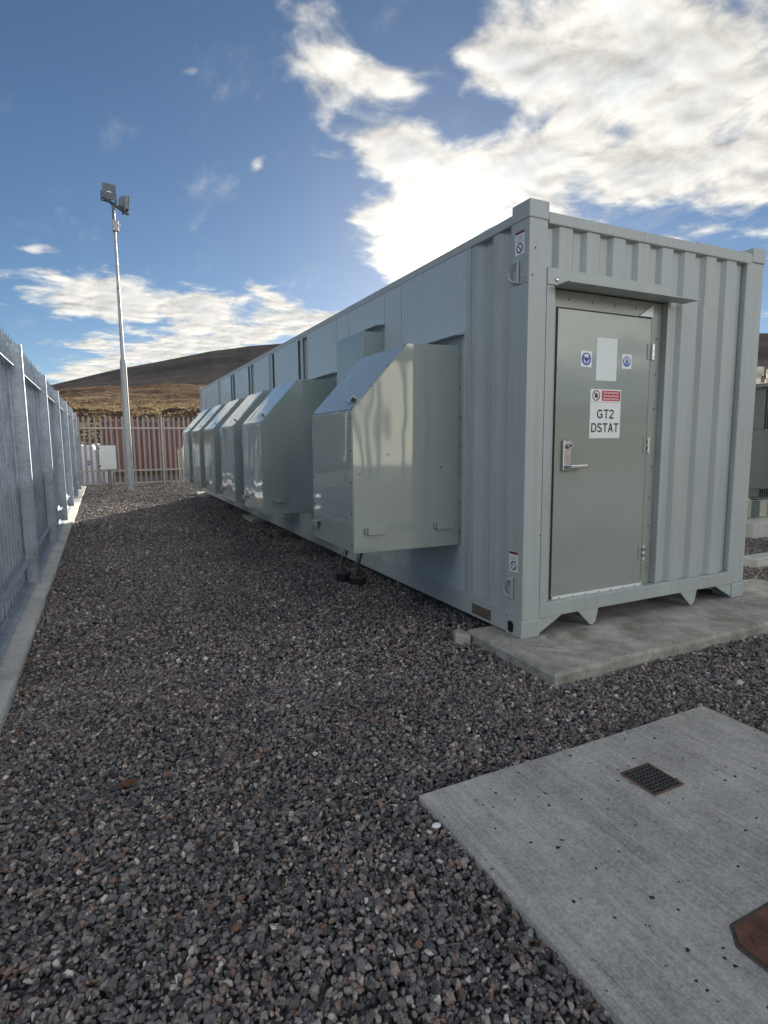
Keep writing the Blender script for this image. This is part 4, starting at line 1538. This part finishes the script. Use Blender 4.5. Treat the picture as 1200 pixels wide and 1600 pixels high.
def floodlight(c, nrm, wd=0.34, ht=0.40):
    nrm = Vector(nrm).normalized()
    u = Vector((0, 0, 1)).cross(nrm).normalized()
    v_ = nrm.cross(u)
    fl = bpy.data.objects.new('floodlight', None)
    COL.objects.link(fl)
    fl.parent = mast
    fl.location = Vector(c) - wloc(mast)
    def pt(a, b_, d): return Vector(c) + u * a + v_ * b_ + nrm * d
    hw, hh = wd / 2, ht / 2
    mb = MB()
    rings = [(1.0, 0.09), (1.0, 0.0), (0.72, -0.13), (0.5, -0.16)]
    vs = []
    for k, d in rings:
        for sx, sy in ((-1, -1), (1, -1), (1, 1), (-1, 1)): vs.append(pt(sx * hw * k, sy * hh * k, d))
    fs = [(i * 4 + j, i * 4 + (j + 1) % 4, i * 4 + 4 + (j + 1) % 4, i * 4 + 4 + j) for i in range(3) for j in range(4)] + [(12, 13, 14, 15), (0, 1, 2, 3)]
    mb.add(vs, fs, 'lamp_body')
    mb.build('housing', fl, bevel=0.02)
    mb = MB()
    for (a0_, a1_, b0_, b1_) in ((-1, 1, .84, 1), (-1, 1, -1, -.84), (-1, -.84, -.84, .84), (.84, 1, -.84, .84)):
        q = [pt(hw * a, hh * b_, d) for d in (0.092, 0.112) for a, b_ in ((a0_, b0_), (a1_, b0_), (a1_, b1_), (a0_, b1_))]
        mb.add(q, [(0, 1, 2, 3), (4, 7, 6, 5), (0, 4, 5, 1), (1, 5, 6, 2), (2, 6, 7, 3), (3, 7, 4, 0)], 'lamp_body')
    mb.build('bezel', fl)
    mb = MB()
    q = [pt(hw * .85 * a, hh * .85 * b_, d) for d in (0.091, 0.100) for a, b_ in ((-1, -1), (1, -1), (1, 1), (-1, 1))]
    mb.add(q, [(0, 1, 2, 3), (4, 7, 6, 5), (0, 4, 5, 1), (1, 5, 6, 2), (2, 6, 7, 3), (3, 7, 4, 0)], 'glass')
    q = [pt(hw * a, hh * b_, 0.1015) for a, b_ in ((-.45, -.12), (.25, -.12), (.25, -.02), (-.45, -.02))]
    mb.add(q, [(0, 1, 2, 3)], 'reflector')
    mb.build('glass', fl)
    mb = MB()
    lo = pt(0, -hh - 0.07, 0)
    for s in (-1, 1):
        mb.tube([pt(s * (hw + .03), 0, -0.02), pt(s * (hw + .03), -hh - 0.06, -0.01)], 0.022, 'pole_dark', 8)
    mb.tube([pt(-hw - .03, -hh - 0.06, -0.01), pt(hw + .03, -hh - 0.06, -0.01)], 0.022, 'pole_dark', 8)
    mb.build('bracket', fl)


floodlight(pa + ax * 0.36 + Vector((0, 0, 0.26)), (0.22, -0.95, -0.16))
floodlight(pb_ - ax * 0.16 + Vector((0, 0, 0.25)), (0.98, 0.10, -0.10))

# ------------------------------------------------------------------ cabinet in front of the far fence
cab = thing('electrical_cabinet', (-2.37, 17.35, GZ), 'white square electrical cabinet on a thin stand in front of the far fence', 'cabinet')
mb = MB()
mb.box(-2.635, -2.105, 17.26, 17.48, 0.55, 1.36, 'cab_edge')
mb.build('case', cab, bevel=0.01)
mb = MB()
mb.box(-2.615, -2.130, 17.225, 17.2585, 0.57, 1.335, 'cab')
mb.build('door', cab, bevel=0.008)
for zz in (0.66, 1.22):
    mb = MB()
    mb.box(-2.622, -2.588, 17.21, 17.2245, zz, zz + 0.05, 'ink')
    mb.build('hinge', cab)
for xx in (-2.40, -2.335):
    mb = MB()
    mb.box(xx, xx + 0.035, 17.34, 17.40, GZ - 0.05, 0.55, 'cab_edge')
    mb.build('leg', cab)
mb = MB()
mb.box(-2.52, -2.22, 17.28, 17.46, GZ - 0.03, GZ + 0.03, 'cab_edge')
mb.build('base', cab)

# ------------------------------------------------------------------ beyond the far fence
red = thing('shipping_container', (0.6, 27.6, -0.1), 'faded red steel container standing behind the pales of the far fence', 'container')
RY = 26.5
mb = MB()
line = corrugation(-2.42, 3.5, 0.28, 0.08, 0.06, 0.045, -2.38)
vs, fs = [], []
for (u, o) in line:
    for zz in (0.02, 2.36): vs.append((u, RY + 0.01 + o, zz))
for i in range(len(line) - 1): fs.append((2 * i, 2 * i + 2, 2 * i + 3, 2 * i + 1))
mb.add(vs, fs, 'redbox')
mb.box(-2.42, 3.5, RY + 0.07, RY + 2.4, -0.06, 2.40, 'redbox')
mb.build('wall', red, fix=False)
mb = MB()
for xa in (-2.55, 3.5): mb.box(xa, xa + 0.13, RY, RY + 2.44, -0.1, 2.45, 'redbox')
mb.build('corner_post', red)
mb = MB()
mb.box(-2.42, 3.5, RY, RY + 0.06, 2.36, 2.45, 'redbox')
mb.box(-2.42, 3.5, RY, RY + 0.06, -0.1, 0.02, 'redbox')
mb.build('rail', red)
mb = MB()
for i, (zz, hh) in enumerate(((1.95, .15), (1.72, .16), (1.50, .10), (1.16, .16), (0.88, .18), (0.62, .17))):
    xx = -1.53
    mb.box(xx - 0.075, xx + 0.075, RY - 0.004, RY + 0.012, zz - hh / 2, zz - hh / 2 + 0.035, 'white')
    mb.box(xx - 0.075, xx + 0.075, RY - 0.004, RY + 0.012, zz + hh / 2 - 0.035, zz + hh / 2, 'white')
    sx = -0.075 if i % 2 else 0.035
    mb.box(xx + sx, xx + sx + 0.04, RY - 0.0035, RY + 0.012, zz - hh / 2 + 0.035, zz + hh / 2 - 0.035, 'white')
mb.build('lettering', red)


def bag(name, x, y, wd, ht, label):
    mb = MB()
    n_, rows = 18, 9
    vs, fs = [], []
    for r in range(rows):
        k = r / (rows - 1)
        sw = 0.82 + 0.22 * math.sin(k * 2.6) - 0.25 * max(0, k - 0.8) / 0.2 * 0.7
        for i in range(n_):
            a = 2 * math.pi * i / n_
            sq = (abs(math.cos(a)) ** 4 + abs(math.sin(a)) ** 4) ** -0.25
            j = 1 + 0.05 * math.sin(5 * a + 3 * k + x * 9)
            vs.append((x + wd / 2 * sw * sq * j * math.cos(a), y + wd / 2 * sw * sq * j * math.sin(a), -0.1 + ht * k + 0.04 * math.sin(3 * a) * k))
    for r in range(rows - 1):
        for i in range(n_): fs.append((r * n_ + i, r * n_ + (i + 1) % n_, (r + 1) * n_ + (i + 1) % n_, (r + 1) * n_ + i))
    fs.append(list(range((rows - 1) * n_, rows * n_)))
    mb.add(vs, fs, 'bag', True)
    for zz in (0.62, 0.72): mb.box(x - 0.10, x + 0.10, y - wd * 0.565, y - wd * 0.5, zz, zz + 0.05, 'bagblue')
    return tag(mb.build(name), label, 'bag', 'white bulk bags behind the far fence')


bag('bulk_bag', -3.0, 21.2, 0.62, 1.42, 'white woven bulk bag behind the far fence, in the corner where both fences meet')
bag('bulk_bag', -2.45, 21.6, 0.52, 1.38, 'white woven bulk bag mostly hidden behind the white cabinet')
t = thing('timber_stack', (0.45, 21.0, -0.1), 'pale planks leaning upright behind the far fence beside the red container', 'planks')
for i in range(4):
    mb = MB()
    xx = 0.16 + i * 0.15
    hh = (1.15, 1.2, 1.05, 1.1)[i]
    mb.prism([(20.85, -0.1), (20.89, -0.1), (21.14, hh), (21.10, hh)], 0, xx, xx + 0.12, 'timber')
    mb.build('plank', t)
random.seed(3)


def boulder(x, y, z, s, label, seed):
    r_ = np.random.default_rng(seed)
    rr_ = math.hypot(x - CAM.x, y - CAM.y)
    z = float(z_moor(np.array(math.degrees(math.atan2(x - CAM.x, y - CAM.y))), np.array(rr_), np.array(x), np.array(y))) + 0.45 * s[2]
    v = icov.copy()
    f = [tuple(q) for q in icof]
    mb = MB()
    v = v * (1 + r_.uniform(-0.25, 0.2, (12, 1))) * np.array(s)
    mb.add([(x + a, y + b_, z + c) for a, b_, c in v], f, 'rock')
    return tag(mb.build('boulder', bevel=0.03), label, 'boulder', 'boulders along the foot of the bank')


for i, (x, y, z, s, lab) in enumerate(((-3.6, 28.3, 0.5, (0.8, .6, .6), 'grey boulder low on the bank, nearest the long fence'), (-2.75, 29.1, 1.4, (.6, .5, .42), 'grey boulder high on the bank above the white bags'),
                                       (-3.5, 29.3, 1.9, (.5, .4, .35), 'pale boulder at the top of the bank in the fence corner'), (-2.9, 28.2, .55, (.6, .5, .55), 'dark boulder beside the end of the red container'),
                                       (-1.2, 30.2, 2.75, (.5, .4, .3), 'flat boulder on the bank above the red container'), (-4.2, 28.9, 1.3, (.7, .5, .5), 'broad boulder in the bank behind the long fence'))):
    boulder(x, y, z, s, lab, 100 + i)

# ------------------------------------------------------------------ right: transformer
TX, TY = 6.45, 2.35
trf = thing('transformer', (7.6, 5.4, 0.0), 'dark grey finned electrical transformer on a pale skid beyond the container', 'transformer')
mb = MB()
mb.box(TX + 0.1, TX + 2.6, TY + 0.35, TY + 6.2, 0.42, 2.12, 'tank')  # depth added out of view so the tank shades plinth and kerb stone
mb.build('tank', trf, bevel=0.02)
mb = MB()
mb.box(TX - 0.02, TX + 2.7, TY - 0.06, TY + 6.3, 2.125, 2.185, 'tank')
mb.build('lid', trf, bevel=0.01)
mb = MB()
for i in range(44):
    xx = TX + 0.06 + i * 0.058
    mb.box(xx, xx + 0.016, TY, TY + 0.345, 0.46, 2.10, 'fin')
mb.box(TX + 0.04, TX + 2.62, TY + 0.02, TY + 0.34, 0.43, 0.455, 'fin')
mb.box(TX + 0.04, TX + 2.62, TY + 0.02, TY + 0.34, 2.102, 2.122, 'fin')
mb.build('radiator', trf)
mb = MB()
mb.prism([(TX - 0.25, 0.62), (TX + 0.16, 0.62), (TX + 0.16, 1.34), (TX + 0.02, 1.50), (TX - 0.25, 1.50)], 1, TY - 0.22, TY - 0.005, 'fin')
mb.build('terminal_box', trf, bevel=0.01)
mb = MB()
mb.tube([(TX + 0.08, TY - 0.23, 0.76), (TX + 0.08, TY - 0.26, 0.76)], 0.03, 'screw', 12)
mb.tube([(TX + 0.13, TY - 0.24, 0.62), (TX + 0.20, TY - 0.26, 0.68), (TX + 0.17, TY - 0.24, 0.78)], 0.010, 'screw', 8)
mb.build('gland', trf)
for i, (xx, yy) in enumerate(((TX + 0.22, TY + 0.6), (TX + 0.75, TY + 0.6), (TX + 1.28, TY + 0.6))):
    mb = MB()
    mb.tube([(xx, yy, 2.186), (xx, yy, 2.27), (xx, yy, 2.272), (xx, yy, 2.38), (xx, yy, 2.382), (xx, yy, 2.52)], [0.13, 0.13, 0.085, 0.085, 0.12, 0.12], 'porcelain', 16)
    mb.tube([(xx + 0.22, yy - 0.1, 2.186), (xx + 0.22, yy - 0.1, 2.33)], 0.06, 'porcelain', 12)
    mb.build('bushing', trf)
mb = MB()
mb.box(TX + 0.02, TX + 2.6, TY + 0.05, TY + 0.19, 0.14, 0.415, 'skid')
mb.box(TX - 0.03, TX + 0.09, TY - 0.02, TY + 0.045, 0.16, 0.41, 'fin')
mb.box(TX + 0.42, TX + 0.5, TY - 0.02, TY + 0.045, 0.16, 0.41, 'fin')
mb.build('skid', trf, bevel=0.006)
mb = MB()
mb.tube([(TX + 0.7, TY + 1.7, 2.52), (TX + 0.7, TY + 6.1, 2.52)], 0.32, 'tank', 24)  # unseen cylinder added to keep sun off the container plinth
mb.build('unseen_sun_blocker', trf)
for yy in (TY + 2.0, TY + 4.0):
    mb = MB()
    mb.box(TX + 0.55, TX + 0.85, yy, yy + 0.06, 2.187, 2.30, 'tank')  # supports for the added sun-blocking cylinder
    mb.build('blocker_saddle', trf)
mb = MB()
mb.box(TX + 0.02, TX + 2.6, TY + 4.1, TY + 4.24, 0.14, 0.415, 'skid')
mb.build('skid', trf, bevel=0.006)
rough_block('concrete_plinth', 5.95, 9.6, 2.05, 9.0, -0.3, 0.135, 'kerb', amp=0.004, step=0.15, label='pale concrete base under the finned transformer', cat='base')
rough_block('kerb_stone', 4.02, 6.2, 0.83, 1.03, -0.3, 0.02, 'kerb', amp=0.005, step=0.1, label='low pale kerb stone lying in the gravel past the container corner', cat='kerb stone')

# ------------------------------------------------------------------ control building at the other end of the yard
M['render'] = simple('pale_render', (0.50, 0.50, 0.44), 0.8, var=0.12, scale=1.2)
M['roofing'] = simple('dark_roofing', (0.06, 0.06, 0.065), 0.7)
bld = thing('control_building', (3.0, -19.0, GZ), 'pale rendered control building with a dark roof at the other end of the yard', 'building')
mb = MB()
mb.box(-3.0, 9.2, -22.0, -16.0, -0.2, 4.6, 'render')
mb.build('wall', bld, bevel=0.02)
mb = MB()
mb.prism([(-22.4, 4.6), (-15.6, 4.6), (-15.6, 4.72), (-19.0, 6.1), (-22.4, 4.72)], 0, -3.3, 9.5, 'roofing')
mb.build('roof', bld)
mb = MB()
mb.box(-3.02, 9.22, -16.06, -15.98, -0.2, 0.55, 'roofing')
mb.build('plinth_course', bld)
for xx in (6.55, 7.0, 7.45, 8.45):
    mb = MB()
    mb.tube([(xx, -15.9, 0.1), (xx, -15.9, 4.6)], 0.06, 'roofing', 10)
    mb.build('downpipe', bld)
mb = MB()
mb.box(2.2, 3.3, -15.99, -15.95, 0.0, 2.1, 'fin')
mb.build('door', bld)

# ------------------------------------------------------------------ litter
mb = MB()
v = icov * np.array([0.022, 0.016, 0.012]) * (1 + rng.uniform(-0.2, 0.2, (12, 1)))
mb.add([(-1.49 + a, -1.33 + b_, GZ + 0.022 + c) for a, b_, c in v], [tuple(q) for q in icof], 'white')
tag(mb.build('white_stone', bevel=0.003), 'bright white pebble beside the left edge of the concrete slab', 'stone')
mb = MB()
mb.tube([(-2.98, -1.93, GZ + 0.028), (-2.84, -1.80, GZ + 0.036)], 0.003, 'white', 6)
tag(mb.build('white_stick'), 'thin white stick lying on the gravel', 'stick')
mb = MB()
mb.add([(-2.57, -0.53, GZ + 0.03), (-2.53, -0.50, GZ + 0.036), (-2.47, -0.51, GZ + 0.033), (-2.52, -0.535, GZ + 0.028)], [(0, 1, 2, 3)], 'leaf')
sol = mb.build('dead_leaf')
sm = sol.modifiers.new('thick', 'SOLIDIFY')
sm.thickness = 0.002
tag(sol, 'curled brown dead leaf lying on the gravel', 'leaf')
